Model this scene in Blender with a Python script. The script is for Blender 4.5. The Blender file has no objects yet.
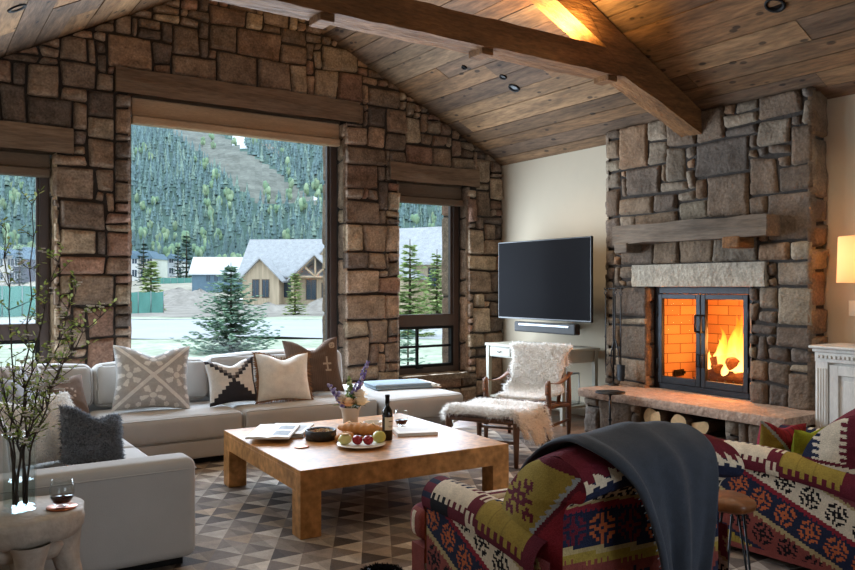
import bpy, bmesh, math, random
from mathutils import Vector, Matrix, noise
R = random.Random(11)
SC = bpy.context.scene
COL = SC.collection
PI = math.pi
V = Vector

def lin(c):
    c /= 255.0
    return c/12.92 if c <= 0.04045 else ((c+0.055)/1.055)**2.4
def C(r, g, b):
    return (lin(r), lin(g), lin(b))
def mul(c, k):
    return (c[0]*k, c[1]*k, c[2]*k)
def mixc(a, b, t):
    return tuple(a[i]*(1-t)+b[i]*t for i in range(3))
def lerp(a, b, t):
    return a+(b-a)*t
def clamp(x, a=0.0, b=1.0):
    return max(a, min(b, x))
def sstep(a, b, x):
    t = clamp((x-a)/(b-a)); return t*t*(3-2*t)
def nz(x, y, z=0.0):
    return noise.noise(V((x, y, z)))

# ------------------------------------------------------------------ materials
def newmat(name):
    m = bpy.data.materials.new(name); m.use_nodes = True
    nt = m.node_tree; nt.nodes.clear()
    o = nt.nodes.new('ShaderNodeOutputMaterial')
    return m, nt, o
def N(nt, t, **kw):
    n = nt.nodes.new(t)
    for k, v in kw.items():
        if k.startswith('i_'):
            key = k[2:].replace('_', ' ')
            n.inputs[int(key) if key.isdigit() else key].default_value = v
        else: setattr(n, k, v)
    return n
def mat(name, col=(0.5, 0.5, 0.5), rough=0.6, metal=0.0, attr=False, var=0.25, vscale=8.0, stretch=(1, 1, 1), bump=0.0, bscale=40.0,
        detail=5.0, spec=0.5, grain=0.0, gscale=60.0, emit=0.0, emitcol=None, sheen=0.0, trans=0.0, rnd=False):
    """principled material: colour (or the 'Col' attribute) broken up by one or two noises, with a noise bump"""
    m, nt, o = newmat(name); L = nt.links.new
    p = N(nt, 'ShaderNodeBsdfPrincipled'); L(p.outputs[0], o.inputs[0])
    p.inputs['Roughness'].default_value = rough; p.inputs['Metallic'].default_value = metal
    p.inputs['Specular IOR Level'].default_value = spec
    if sheen: p.inputs['Sheen Weight'].default_value = sheen
    if trans: p.inputs['Transmission Weight'].default_value = trans
    tc = N(nt, 'ShaderNodeTexCoord'); mp = N(nt, 'ShaderNodeMapping'); mp.inputs['Scale'].default_value = stretch
    L(tc.outputs['Object'], mp.inputs['Vector'])
    if attr: at = N(nt, 'ShaderNodeAttribute', attribute_name='Col')
    if rnd and attr:
        sc = N(nt, 'ShaderNodeVectorMath', operation='SCALE'); sc.inputs['Scale'].default_value = 97.0
        L(at.outputs['Color'], sc.inputs[0]); L(sc.outputs[0], mp.inputs['Location'])
    n1 = N(nt, 'ShaderNodeTexNoise'); n1.inputs['Scale'].default_value = vscale; n1.inputs['Detail'].default_value = detail
    n1.inputs['Roughness'].default_value = 0.62
    L(mp.outputs[0], n1.inputs['Vector'])
    mr = N(nt, 'ShaderNodeMapRange'); mr.inputs[1].default_value = 0.28; mr.inputs[2].default_value = 0.72
    mr.inputs[3].default_value = 1-var; mr.inputs[4].default_value = 1+var
    L(n1.outputs['Fac'], mr.inputs[0])
    fac = mr.outputs[0]
    if grain:
        n2 = N(nt, 'ShaderNodeTexNoise'); n2.inputs['Scale'].default_value = gscale; n2.inputs['Detail'].default_value = 3
        L(mp.outputs[0], n2.inputs['Vector'])
        m2 = N(nt, 'ShaderNodeMapRange'); m2.inputs[1].default_value = 0.3; m2.inputs[2].default_value = 0.7
        m2.inputs[3].default_value = 1-grain; m2.inputs[4].default_value = 1+grain
        L(n2.outputs['Fac'], m2.inputs[0])
        mm = N(nt, 'ShaderNodeMath', operation='MULTIPLY'); L(fac, mm.inputs[0]); L(m2.outputs[0], mm.inputs[1]); fac = mm.outputs[0]
    vm = N(nt, 'ShaderNodeVectorMath', operation='SCALE')
    if attr: L(at.outputs['Color'], vm.inputs[0])
    else: vm.inputs[0].default_value = col
    L(fac, vm.inputs['Scale']); L(vm.outputs[0], p.inputs['Base Color'])
    if bump:
        nb = N(nt, 'ShaderNodeTexNoise'); nb.inputs['Scale'].default_value = bscale; nb.inputs['Detail'].default_value = 6
        L(mp.outputs[0], nb.inputs['Vector'])
        b = N(nt, 'ShaderNodeBump'); b.inputs['Strength'].default_value = bump; b.inputs['Distance'].default_value = 0.02
        L(nb.outputs['Fac'], b.inputs['Height']); L(b.outputs[0], p.inputs['Normal'])
    if emit:
        p.inputs['Emission Strength'].default_value = emit
        if emitcol: p.inputs['Emission Color'].default_value = (*emitcol, 1)
        else: L(vm.outputs[0], p.inputs['Emission Color'])
    return m
def plankmat():
    m = mat('barn planks', attr=True, rough=0.75, var=0.55, vscale=2.2, stretch=(3.0, 0.45, 3.0), bump=0.35, bscale=14, grain=0.3, gscale=14, detail=8, spec=0.25, rnd=True)
    nt = m.node_tree; L = nt.links.new; p = [n for n in nt.nodes if n.type == 'BSDF_PRINCIPLED'][0]; src = p.inputs['Base Color'].links[0].from_socket
    tc = N(nt, 'ShaderNodeTexCoord'); mp = N(nt, 'ShaderNodeMapping'); mp.inputs['Scale'].default_value = (1, .55, 1); L(tc.outputs['Object'], mp.inputs[0])
    v = N(nt, 'ShaderNodeTexVoronoi'); v.inputs['Scale'].default_value = 8.5; L(mp.outputs[0], v.inputs['Vector'])
    n1 = N(nt, 'ShaderNodeTexNoise'); n1.inputs['Scale'].default_value = 1.3; L(tc.outputs['Object'], n1.inputs['Vector'])
    th = N(nt, 'ShaderNodeMath', operation='MULTIPLY_ADD'); th.inputs[1].default_value = .34; th.inputs[2].default_value = -.06; L(n1.outputs['Fac'], th.inputs[0])
    lt = N(nt, 'ShaderNodeMath', operation='SUBTRACT'); L(v.outputs['Distance'], lt.inputs[0]); L(th.outputs[0], lt.inputs[1])
    mr = N(nt, 'ShaderNodeMapRange'); mr.inputs[1].default_value = 0; mr.inputs[2].default_value = .07; mr.inputs[3].default_value = .3; mr.inputs[4].default_value = 1.0; L(lt.outputs[0], mr.inputs[0])
    s_ = N(nt, 'ShaderNodeVectorMath', operation='SCALE'); L(src, s_.inputs[0]); L(mr.outputs[0], s_.inputs['Scale']); L(s_.outputs[0], p.inputs['Base Color'])
    return m
def glassmat(name, tint=(1, 1, 1), refl=0.03, edge=0.4):
    m, nt, o = newmat(name); L = nt.links.new
    t = N(nt, 'ShaderNodeBsdfTransparent'); t.inputs[0].default_value = (*tint, 1)
    g = N(nt, 'ShaderNodeBsdfGlossy'); g.inputs['Roughness'].default_value = 0.01; g.inputs[0].default_value = (0.9, 0.93, 0.95, 1)
    f = N(nt, 'ShaderNodeLayerWeight'); f.inputs[0].default_value = .5
    pw = N(nt, 'ShaderNodeMath', operation='POWER'); pw.inputs[1].default_value = 4.0; L(f.outputs['Facing'], pw.inputs[0])
    a = N(nt, 'ShaderNodeMath', operation='MULTIPLY_ADD'); a.inputs[1].default_value = edge; a.inputs[2].default_value = refl; L(pw.outputs[0], a.inputs[0])
    x = N(nt, 'ShaderNodeMixShader'); L(a.outputs[0], x.inputs[0]); L(t.outputs[0], x.inputs[1]); L(g.outputs[0], x.inputs[2]); L(x.outputs[0], o.inputs[0])
    return m

def softmat(name, var=.1, scale=12, tl=.45):
    """thin fibres, leaves and needles: diffuse with light coming through"""
    m, nt, o = newmat(name); L = nt.links.new
    at = N(nt, 'ShaderNodeAttribute', attribute_name='Col'); tc = N(nt, 'ShaderNodeTexCoord'); n1 = N(nt, 'ShaderNodeTexNoise'); n1.inputs['Scale'].default_value = scale
    L(tc.outputs['Object'], n1.inputs['Vector']); mr = N(nt, 'ShaderNodeMapRange'); mr.inputs[3].default_value = 1-var; mr.inputs[4].default_value = 1+var; L(n1.outputs['Fac'], mr.inputs[0])
    vm = N(nt, 'ShaderNodeVectorMath', operation='SCALE'); L(at.outputs['Color'], vm.inputs[0]); L(mr.outputs[0], vm.inputs['Scale'])
    d = N(nt, 'ShaderNodeBsdfDiffuse'); t = N(nt, 'ShaderNodeBsdfTranslucent'); L(vm.outputs[0], d.inputs[0]); L(vm.outputs[0], t.inputs[0])
    x = N(nt, 'ShaderNodeMixShader'); x.inputs[0].default_value = tl; L(d.outputs[0], x.inputs[1]); L(t.outputs[0], x.inputs[2]); L(x.outputs[0], o.inputs[0]); return m
M = {}
M['stone'] = mat('rubble stone', attr=True, rough=0.9, var=0.4, vscale=9, bump=1.0, bscale=24, grain=0.3, gscale=50, spec=0.15)
M['stonegrey'] = mat('hearth stone', attr=True, rough=0.85, var=0.3, vscale=8, bump=0.9, bscale=26, grain=0.22, gscale=55, spec=0.2)
M['mortar'] = mat('dark mortar', C(52, 45, 39), rough=0.95, var=0.3, vscale=20, bump=0.5, bscale=60)
M['plank'] = plankmat()
M['beam'] = mat('hewn beam', C(116, 80, 47), rough=0.8, var=0.5, vscale=2.5, stretch=(0.7, 3.5, 3.5), bump=0.6, bscale=12, grain=0.25, gscale=18, detail=7, spec=0.25)
M['mantel'] = mat('weathered beam', C(98, 86, 74), rough=0.85, var=0.35, vscale=2.5, stretch=(4, 0.5, 4), bump=0.6, bscale=12, grain=0.2, gscale=14, spec=0.2)
M['lintel'] = mat('lintel timber', C(112, 93, 76), rough=0.85, var=0.35, vscale=2.5, stretch=(0.5, 4, 4), bump=0.5, bscale=10, grain=0.2, gscale=14, spec=0.2)
M['shade'] = mat('woven wood shade', C(172, 144, 114), rough=0.85, var=0.2, vscale=3, stretch=(0.4, 6, 6), bump=0.3, bscale=40, grain=0.2, gscale=50)
M['shade2'] = mat('dark wood shade', C(100, 82, 66), rough=0.85, var=0.2, vscale=3, stretch=(0.4, 6, 6), bump=0.3, bscale=40, grain=0.2, gscale=50)
M['frame'] = mat('dark window frame', C(62, 46, 38), rough=0.45, var=0.15, vscale=6)
M['plaster'] = mat('cream plaster', C(176, 163, 142), rough=0.9, var=0.03, vscale=2, bump=0.05, bscale=80)
M['floor'] = mat('walnut floor', attr=True, rough=0.4, var=0.3, vscale=3, stretch=(0.6, 6, 1), grain=0.15, gscale=20, bump=0.1, bscale=20)
M['rug'] = mat('hide patchwork', attr=True, rough=0.85, var=0.22, vscale=9, bump=0.25, bscale=120, grain=0.12, gscale=120, spec=0.2)
M['sofa'] = mat('oatmeal linen', C(178, 176, 173), rough=0.9, var=0.05, vscale=4, bump=0.12, bscale=260, spec=0.2, sheen=0.1)
M['black'] = mat('black', C(16, 15, 15), rough=0.6, var=0.1, spec=0.15)
M['iron'] = mat('black iron', C(38, 39, 41), rough=0.45, metal=0.7, var=0.3, vscale=14, bump=0.15, bscale=40)
M['burl'] = mat('burl wood', C(172, 124, 76), rough=0.42, var=0.42, vscale=6, detail=9, grain=0.28, gscale=22, spec=0.12)
M['chairwood'] = mat('dark chair wood', C(92, 60, 38), rough=0.45, var=0.25, vscale=5, stretch=(3, 3, 0.6))
M['leather'] = mat('brown leather', C(118, 76, 46), rough=0.5, var=0.2, vscale=10, bump=0.1, bscale=90)
M['wool'] = mat('sheep wool', C(244, 238, 228), rough=0.9, var=0.08, vscale=10, spec=0.1)
M['wooltip'] = softmat('sheep wool strands', .04, 12, .6)
M['cloth'] = mat('woven cloth', attr=True, rough=0.92, var=0.09, vscale=20, bump=0.25, bscale=220, spec=0.15, grain=0.07, gscale=160)
M['kilim'] = mat('kilim weave', attr=True, rough=0.95, var=0.16, vscale=14, bump=0.35, bscale=170, spec=0.1, grain=0.14, gscale=140)
M['throw'] = mat('charcoal wool throw', C(64, 71, 82), rough=0.95, var=0.12, vscale=25, bump=0.3, bscale=300, spec=0.1, grain=0.15, gscale=320, sheen=0.15)
M['bluethrow'] = mat('blue wool throw', C(136, 150, 160), rough=0.95, var=0.12, vscale=12, bump=0.3, bscale=200, spec=0.1)
M['greypaint'] = mat('grey green paint', C(158, 156, 142), rough=0.5, var=0.07, vscale=8)
M['whitepaint'] = mat('distressed white paint', C(205, 202, 194), rough=0.55, var=0.12, vscale=9, stretch=(2, 2, 0.5), grain=0.06)
M['limewood'] = mat('limed root wood', C(176, 166, 154), rough=0.7, var=0.16, vscale=7, bump=0.5, bscale=18, grain=0.1, gscale=30)
M['tvblack'] = mat('tv bezel', C(14, 14, 15), rough=0.35, var=0.05)
M['screen'] = None
M['soundbar'] = mat('soundbar grille', C(17, 17, 18), rough=0.7, var=0.2, vscale=120)
M['silver'] = mat('satin metal', C(150, 152, 155), rough=0.35, metal=0.9, var=0.05)
M['china'] = mat('white china', C(225, 222, 215), rough=0.25, var=0.03)
M['ceramic'] = mat('matte ceramic', C(202, 194, 182), rough=0.7, var=0.06, bump=0.1, bscale=60)
M['blackbowl'] = mat('black stone bowl', C(34, 35, 38), rough=0.5, var=0.3, vscale=18, bump=0.4, bscale=50)
M['crust'] = mat('bread crust', C(196, 138, 76), rough=0.7, var=0.3, vscale=14, bump=0.4, bscale=40)
M['nut'] = mat('nuts', attr=True, rough=0.6, var=0.2, vscale=30)
M['redfruit'] = mat('red fruit skin', C(150, 24, 40), rough=0.25, var=0.25, vscale=18)
M['greenfruit'] = mat('green fruit skin', C(190, 186, 92), rough=0.35, var=0.15, vscale=14)
M['cutfruit'] = mat('pale cut fruit', C(205, 200, 130), rough=0.4, var=0.1, vscale=16)
M['stem'] = mat('stem', C(70, 56, 36), rough=0.8, var=0.2)
M['bottle'] = mat('dark bottle glass', C(12, 14, 11), rough=0.06, var=0.0, spec=0.6)
M['label'] = mat('paper label', attr=True, rough=0.7, var=0.04, vscale=30)
M['wine'] = mat('red wine', C(52, 6, 12), rough=0.05, var=0.0)
M['glass'] = glassmat('clear glass', (0.95, 0.965, 0.965), 0.025, .8)
M['vaseglass'] = glassmat('vase glass', (0.93, 0.96, 0.965), 0.006, .6)
M['pane'] = glassmat('window glass', (0.97, 0.985, 0.985), 0.012, .3)
M['doorglass'] = glassmat('fire door glass', (0.9, 0.86, 0.82), 0.0, .04)
M['water'] = glassmat('vase water', (0.88, 0.93, 0.93), 0.006, .25)
M['twig'] = mat('twig bark', C(62, 48, 40), rough=0.8, var=0.25, vscale=40)
M['leaf'] = softmat('leaf', .2, 30, .35)
def screenmat():
    m, nt, o = newmat('tv glass'); L = nt.links.new
    d = N(nt, 'ShaderNodeBsdfDiffuse'); d.inputs[0].default_value = (.008, .008, .009, 1); g = N(nt, 'ShaderNodeBsdfGlossy'); g.inputs['Roughness'].default_value = .2; g.inputs[0].default_value = (1, 1, 1, 1)
    n1 = N(nt, 'ShaderNodeTexNoise'); n1.inputs['Scale'].default_value = 2; mr = N(nt, 'ShaderNodeMapRange'); mr.inputs[3].default_value = .0006; mr.inputs[4].default_value = .001; L(n1.outputs['Fac'], mr.inputs[0])
    x = N(nt, 'ShaderNodeMixShader'); L(mr.outputs[0], x.inputs[0]); L(d.outputs[0], x.inputs[1]); L(g.outputs[0], x.inputs[2]); L(x.outputs[0], o.inputs[0]); return m
M['screen'] = screenmat()
M['bark'] = mat('log bark', C(86, 66, 48), rough=0.9, var=0.35, vscale=12, bump=0.7, bscale=30)
M['cutwood'] = mat('split wood', C(214, 178, 128), rough=0.75, var=0.14, vscale=6, bump=0.2, bscale=40, grain=0.08, gscale=40)
M['char'] = mat('charred log', C(70, 42, 26), rough=0.9, var=0.6, vscale=14, bump=0.6, bscale=40, emit=0.08, emitcol=(1.0, 0.18, 0.02))
M['stoolwood'] = mat('live edge slab', C(120, 74, 40), rough=0.4, var=0.4, vscale=9, detail=7, grain=0.2, gscale=22)
M['copper'] = mat('copper', C(170, 98, 62), rough=0.3, metal=0.8, var=0.1)
M['outlet'] = mat('switch plate', C(214, 200, 176), rough=0.5, var=0.02)
M['fluff'] = softmat('fluffy strands', .1)
# outdoors
M['terrain'] = mat('hillside', attr=True, rough=1.0, var=0.25, vscale=0.12, grain=0.15, gscale=0.6, spec=0.0)
M['lawn'] = mat('lawn', C(184, 192, 170), rough=1.0, var=0.22, vscale=0.5, grain=0.2, gscale=3, spec=0.0, bump=0.3, bscale=8)
M['road'] = mat('pale road', C(186, 188, 190), rough=0.95, var=0.08, vscale=0.3, spec=0.1)
M['dirt'] = mat('gravel', C(160, 154, 146), rough=1.0, var=0.22, vscale=0.3, grain=0.15, gscale=2, spec=0.0)
M['conifer'] = mat('conifer needles', attr=True, rough=1.0, var=0.3, vscale=0.9, spec=0.0)
M['spruce'] = softmat('spruce needles', .25, 4, .4)
M['trunk'] = mat('trunk', C(84, 70, 56), rough=0.95, var=0.2)
M['fence'] = mat('green fence screen', C(92, 146, 136), rough=0.9, var=0.12, vscale=0.8, bump=0.4, bscale=1.5)
M['snowroof'] = mat('pale metal roof', C(214, 216, 218), rough=0.8, var=0.06, vscale=0.5)
M['shingle'] = mat('grey shingles', C(170, 172, 174), rough=0.95, var=0.16, vscale=2.0, grain=0.15, gscale=9)
M['bluewall'] = mat('blue siding', C(98, 122, 138), rough=0.9, var=0.1, vscale=1.5)
M['timber'] = mat('barnwood siding', C(188, 170, 144), rough=0.9, var=0.25, vscale=0.8, stretch=(5, 5, 0.25))
M['darktimber'] = mat('dark timber', C(94, 80, 68), rough=0.9, var=0.2, vscale=2)
M['condo'] = mat('condo wall', attr=True, rough=0.9, var=0.08, vscale=0.5)
M['winglass'] = mat('house glass', C(46, 64, 78), rough=0.15, var=0.1)

# ------------------------------------------------------------------ mesh builder
class MB:
    def __init__(s, col=(0.5, 0.5, 0.5)):
        s.v = []; s.f = []; s.c = []; s.sm = []; s.col = col
    def add(s, verts, faces, col=None, smooth=False, xf=None):
        o = len(s.v)
        s.v += [tuple(xf @ V(p)) if xf is not None else tuple(p) for p in verts]
        for k, f in enumerate(faces):
            s.f.append(tuple(i+o for i in f))
            s.c.append(col[k] if isinstance(col, list) else (col or s.col)); s.sm.append(smooth)
        return s
    def box(s, lo, hi, col=None, xf=None):
        x0, y0, z0 = lo; x1, y1, z1 = hi
        p = [(x0, y0, z0), (x1, y0, z0), (x1, y1, z0), (x0, y1, z0), (x0, y0, z1), (x1, y0, z1), (x1, y1, z1), (x0, y1, z1)]
        return s.add(p, [(0, 3, 2, 1), (4, 5, 6, 7), (0, 1, 5, 4), (1, 2, 6, 5), (2, 3, 7, 6), (3, 0, 4, 7)], col, False, xf)
    def quad(s, a, b, c, d, col=None): return s.add([a, b, c, d], [(0, 1, 2, 3)], col)
    def grid(s, fn, nu, nv, colfn=None, smooth=True, closeu=False, flip=False):
        o = len(s.v); nuv = nu if closeu else nu+1
        for i in range(nuv):
            for j in range(nv+1): s.v.append(tuple(fn(i/nu, j/nv)))
        for i in range(nu):
            i2 = (i+1) % nuv
            for j in range(nv):
                q = (o+i*(nv+1)+j, o+i2*(nv+1)+j, o+i2*(nv+1)+j+1, o+i*(nv+1)+j+1)
                s.f.append(q[::-1] if flip else q)
                s.c.append(colfn((i+.5)/nu, (j+.5)/nv) if colfn else s.col); s.sm.append(smooth)
        return s
    def tube(s, path, rad, n=8, col=None, cap=True, smooth=True, flat=1.0):
        path = [V(p) for p in path]; m = len(path)
        rads = rad if isinstance(rad, (list, tuple)) else [rad]*m
        o = len(s.v); prev = None
        for i, p in enumerate(path):
            t = (path[min(i+1, m-1)]-path[max(i-1, 0)])
            if t.length < 1e-9: t = V((0, 0, 1))
            t.normalize()
            if prev is None:
                a = V((0, 0, 1)) if abs(t.z) < 0.9 else V((1, 0, 0))
                x = t.cross(a).normalized()
            else:
                x = (prev-t*prev.dot(t))
                x = x.normalized() if x.length > 1e-6 else t.orthogonal().normalized()
            prev = x; y = t.cross(x)
            for k in range(n):
                th = 2*PI*k/n
                s.v.append(tuple(p+x*math.cos(th)*rads[i]+y*math.sin(th)*rads[i]*flat))
        for i in range(m-1):
            for k in range(n):
                k2 = (k+1) % n
                s.f.append((o+i*n+k, o+i*n+k2, o+(i+1)*n+k2, o+(i+1)*n+k)); s.c.append(col or s.col); s.sm.append(smooth)
        if cap:
            s.f.append(tuple(o+k for k in range(n))[::-1]); s.c.append(col or s.col); s.sm.append(False)
            s.f.append(tuple(o+(m-1)*n+k for k in range(n))); s.c.append(col or s.col); s.sm.append(False)
        return s
    def lathe(s, prof, c=(0, 0, 0), n=24, col=None, smooth=True, wob=None):
        o = len(s.v); m = len(prof)
        for i, (r, z) in enumerate(prof):
            for k in range(n):
                th = 2*PI*k/n; rr = r*(wob(th, z) if wob else 1)
                s.v.append((c[0]+rr*math.cos(th), c[1]+rr*math.sin(th), c[2]+z))
        for i in range(m-1):
            for k in range(n):
                k2 = (k+1) % n
                s.f.append((o+i*n+k, o+i*n+k2, o+(i+1)*n+k2, o+(i+1)*n+k)); s.c.append(col or s.col); s.sm.append(smooth)
        for i, fl in ((0, True), (m-1, False)):
            if prof[i][0] > 1e-4:
                q = tuple(o+i*n+k for k in range(n)); s.f.append(q[::-1] if fl else q); s.c.append(col or s.col); s.sm.append(False)
        return s
    def prism(s, poly, fn, a, b, col=None, smooth=False):
        """poly of (p,q) swept from a to b; fn(p,q,t) -> xyz"""
        n = len(poly); o = len(s.v)
        for t in (a, b):
            for p, q in poly: s.v.append(tuple(fn(p, q, t)))
        for k in range(n):
            k2 = (k+1) % n; s.f.append((o+k, o+k2, o+n+k2, o+n+k)); s.c.append(col or s.col); s.sm.append(smooth)
        s.f.append(tuple(o+k for k in range(n))[::-1]); s.f.append(tuple(o+n+k for k in range(n)))
        s.c += [col or s.col]*2; s.sm += [False]*2
        return s
    def ball(s, c, r, nu=14, nv=9, col=None, sq=(1, 1, 1), rough=0.0, seed=0):
        def f(u, v):
            th = 2*PI*u; ph = PI*(v-.5)*0.999
            d = V((math.cos(th)*math.cos(ph), math.sin(th)*math.cos(ph), math.sin(ph)))
            k = 1+rough*nz(d.x*2+seed, d.y*2, d.z*2)
            return (c[0]+d.x*r*sq[0]*k, c[1]+d.y*r*sq[1]*k, c[2]+d.z*r*sq[2]*k)
        oc = s.col; s.col = col or s.col
        s.grid(f, nu, nv, closeu=True); s.col = oc
        return s
    def build(s, name, m, parent=None, bevel=0.0, seg=2, loc=None, recalc=True, subsurf=0, solid=0.0):
        me = bpy.data.meshes.new(name)
        me.from_pydata(s.v, [], s.f)
        if recalc:
            b = bmesh.new(); b.from_mesh(me); bmesh.ops.recalc_face_normals(b, faces=b.faces[:]); b.to_mesh(me); b.free()
        me.polygons.foreach_set('use_smooth', s.sm)
        at = me.color_attributes.new('Col', 'FLOAT_COLOR', 'CORNER')
        buf = []
        for p, c in zip(me.polygons, s.c):
            buf += [c[0], c[1], c[2], 1.0]*p.loop_total
        at.data.foreach_set('color', buf)
        o = bpy.data.objects.new(name, me)
        mm = M[m] if isinstance(m, str) else m
        me.materials.append(mm)
        COL.objects.link(o)
        if parent is not None: o.parent = parent
        if loc is not None: o.location = loc
        if solid:
            md = o.modifiers.new('solid', 'SOLIDIFY'); md.thickness = solid; md.offset = 0
        if bevel:
            md = o.modifiers.new('bevel', 'BEVEL'); md.width = bevel; md.segments = seg; md.limit_method = 'ANGLE'; md.angle_limit = math.radians(40)
        if subsurf:
            md = o.modifiers.new('sub', 'SUBSURF'); md.levels = subsurf; md.render_levels = subsurf
        return o
def thing(name, label, cat, loc=(0, 0, 0), rz=0.0, group=None):
    o = bpy.data.objects.new(name, None); COL.objects.link(o); o.location = loc; o.rotation_euler = (0, 0, rz)
    return tag(o, label, cat, group)
def tag(o, label, cat, group=None, kind=None):
    o['label'] = label; o['category'] = cat
    if group: o['group'] = group
    if kind: o['kind'] = kind
    return o
def struct(o, label=None):
    o['kind'] = 'structure'
    if label: o['label'] = label
    return o
def copy_tree(o, parent=None):
    c = o.copy(); COL.objects.link(c)
    if parent is not None: c.parent = parent
    for ch in list(o.children): copy_tree(ch, c)
    return c
def softbox(mb, lo, hi, r=0.05, puff=0.0, n=8, col=None):
    """a cushion: box with big rounded edges and a crowned top"""
    x0, y0, z0 = lo; x1, y1, z1 = hi
    cx, cy, cz = (x0+x1)/2, (y0+y1)/2, (z0+z1)/2; hx, hy, hz = (x1-x0)/2, (y1-y0)/2, (z1-z0)/2
    r = min(r, hx*.99, hy*.99, hz*.99)
    def place(d):
        q = V((clamp(d.x*hx, -hx+r, hx-r), clamp(d.y*hy, -hy+r, hy-r), clamp(d.z*hz, -hz+r, hz-r)))
        e = V((d.x*hx, d.y*hy, d.z*hz))-q
        if e.length > 1e-9: e = e.normalized()*r
        p = q+e
        if puff:
            p.z += puff*(1-d.x**2)*(1-d.y**2)*d.z
            p.x += puff*.35*(1-d.z**2)*(1-d.y**2)*d.x; p.y += puff*.35*(1-d.z**2)*(1-d.x**2)*d.y
        return (cx+p.x, cy+p.y, cz+p.z)
    def coords(h):
        k = max(.3, 1-r/h) ; return [-1, -1+(1-k)*.33, -1+(1-k)*.66, -k, -k*.5, 0, k*.5, k, 1-(1-k)*.66, 1-(1-k)*.33, 1]
    ax = [coords(hx), coords(hy), coords(hz)]
    for a in range(3):
        b, c = (a+1) % 3, (a+2) % 3
        for sg in (-1, 1):
            o = len(mb.v); A = ax[b]; B = ax[c]
            for i in A:
                for j in B:
                    d = [0, 0, 0]; d[a] = sg; d[b] = i; d[c] = j
                    mb.v.append(place(V(d)))
            m = len(B)
            for i in range(len(A)-1):
                for j in range(m-1):
                    q = (o+i*m+j, o+(i+1)*m+j, o+(i+1)*m+j+1, o+i*m+j+1)
                    mb.f.append(q if sg > 0 else q[::-1]); mb.c.append(col or mb.col); mb.sm.append(True)
    return mb
def weld(o, d=0.0005):
    b = bmesh.new(); b.from_mesh(o.data); bmesh.ops.remove_doubles(b, verts=b.verts[:], dist=d); b.to_mesh(o.data); b.free(); return o
# ------------------------------------------------------------------ room constants
YW, YG, YO = 7.97, 8.19, 8.55           # inner stone face, glass plane, outer face of the window wall
XC, XR, XL, YB = 6.31, 6.53, -0.48, -3.2  # chimney face, right wall, left wall, back wall
RX, RZ = 3.02, 4.80
def roof(x): return RZ-0.49*(x-RX) if x > RX else RZ-0.536*(RX-x)
STONE_W = [C(140,120,102), C(122,104,88), C(110,95,82), C(144,119,98), C(154,136,114), C(118,101,87), C(130,112,96), C(130,102,86), C(98,86,77), C(144,127,108), C(122,100,84)]
STONE_C = [mul(c, .66) for c in [C(150,132,112), C(130,114,98), C(136,114,92), C(112,99,88), C(156,140,118), C(126,106,88), C(142,126,108), C(114,98,84), C(146,116,90)]]

def stone(mb, to3, u0, u1, v0, v1, col, rng, depth=0.05, clipv=None, gap=0.0015, corn=None):
    """one rough-faced stone filling the cell, to3(u,v,h) puts it in the room"""
    w, h = u1-u0, v1-v0
    nu = int(clamp(w/0.03, 4, 16)); nv = int(clamp(h/0.03, 4, 12))
    j = lambda: rng.uniform(0.0, 0.005)
    c00 = (u0+gap+j(), v0+gap+j()); c10 = (u1-gap-j(), v0+gap+j()); c11 = (u1-gap-j(), v1-gap-j()); c01 = (u0+gap+j(), v1-gap-j())
    if corn:
        c00, c10, c11, c01 = [(c[0]+cc[0], c[1]+cc[1]) for c, cc in zip((c00, c10, c11, c01), corn)]
    sd = rng.uniform(0, 100); dep = depth*rng.uniform(0.55, 1.0); tx, ty = rng.uniform(-.016, .016), rng.uniform(-.016, .016)
    rr = rng.uniform(.012, .03)
    o = len(mb.v)
    for i in range(nu+1):
        for k in range(nv+1):
            a, b = i/nu, k/nv
            # pull samples towards the edges, round the outline a little
            a2 = .5-.5*math.cos(PI*a); b2 = .5-.5*math.cos(PI*b)
            a2 = lerp(a, a2, .55); b2 = lerp(b, b2, .55)
            p = [(c00[q]*(1-a2)+c10[q]*a2)*(1-b2)+(c01[q]*(1-a2)+c11[q]*a2)*b2 for q in (0, 1)]
            ed = min(a2, 1-a2)*w, min(b2, 1-b2)*h
            corner = max(0, 1-ed[0]/rr)*max(0, 1-ed[1]/rr)
            p[0] += (0.5-a2)*2*corner*.004; p[1] += (0.5-b2)*2*corner*.004
            p[0] += nz(p[0]*9, p[1]*9, sd)*.005; p[1] += nz(p[0]*9, p[1]*9, sd+7)*.005
            e = clamp(min(ed)/.010)
            hh = dep*(1-(1-e)**2)
            f = nz(p[0]*6+sd, p[1]*6, sd)*.018+abs(nz(p[0]*14, p[1]*14+sd, sd))*.018+nz(p[0]*34, p[1]*34, sd)*.006
            hh += f*e+(a2-.5)*tx+(b2-.5)*ty
            if i in (0, nu) or k in (0, nv): hh = -.018
            if clipv: p[1] = min(p[1], clipv(p[0]))
            mb.v.append(to3(p[0], p[1], hh))
    for i in range(nu):
        for k in range(nv):
            q = (o+i*(nv+1)+k, o+(i+1)*(nv+1)+k, o+(i+1)*(nv+1)+k+1, o+i*(nv+1)+k+1)
            mb.f.append(q); mb.sm.append(True)
            a, b = (i+.5)/nu, (k+.5)/nv
            t = 1+.22*nz((u0+a*w)*5+sd, (v0+b*h)*5, sd)
            mb.c.append(mul(col, t))

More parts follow.
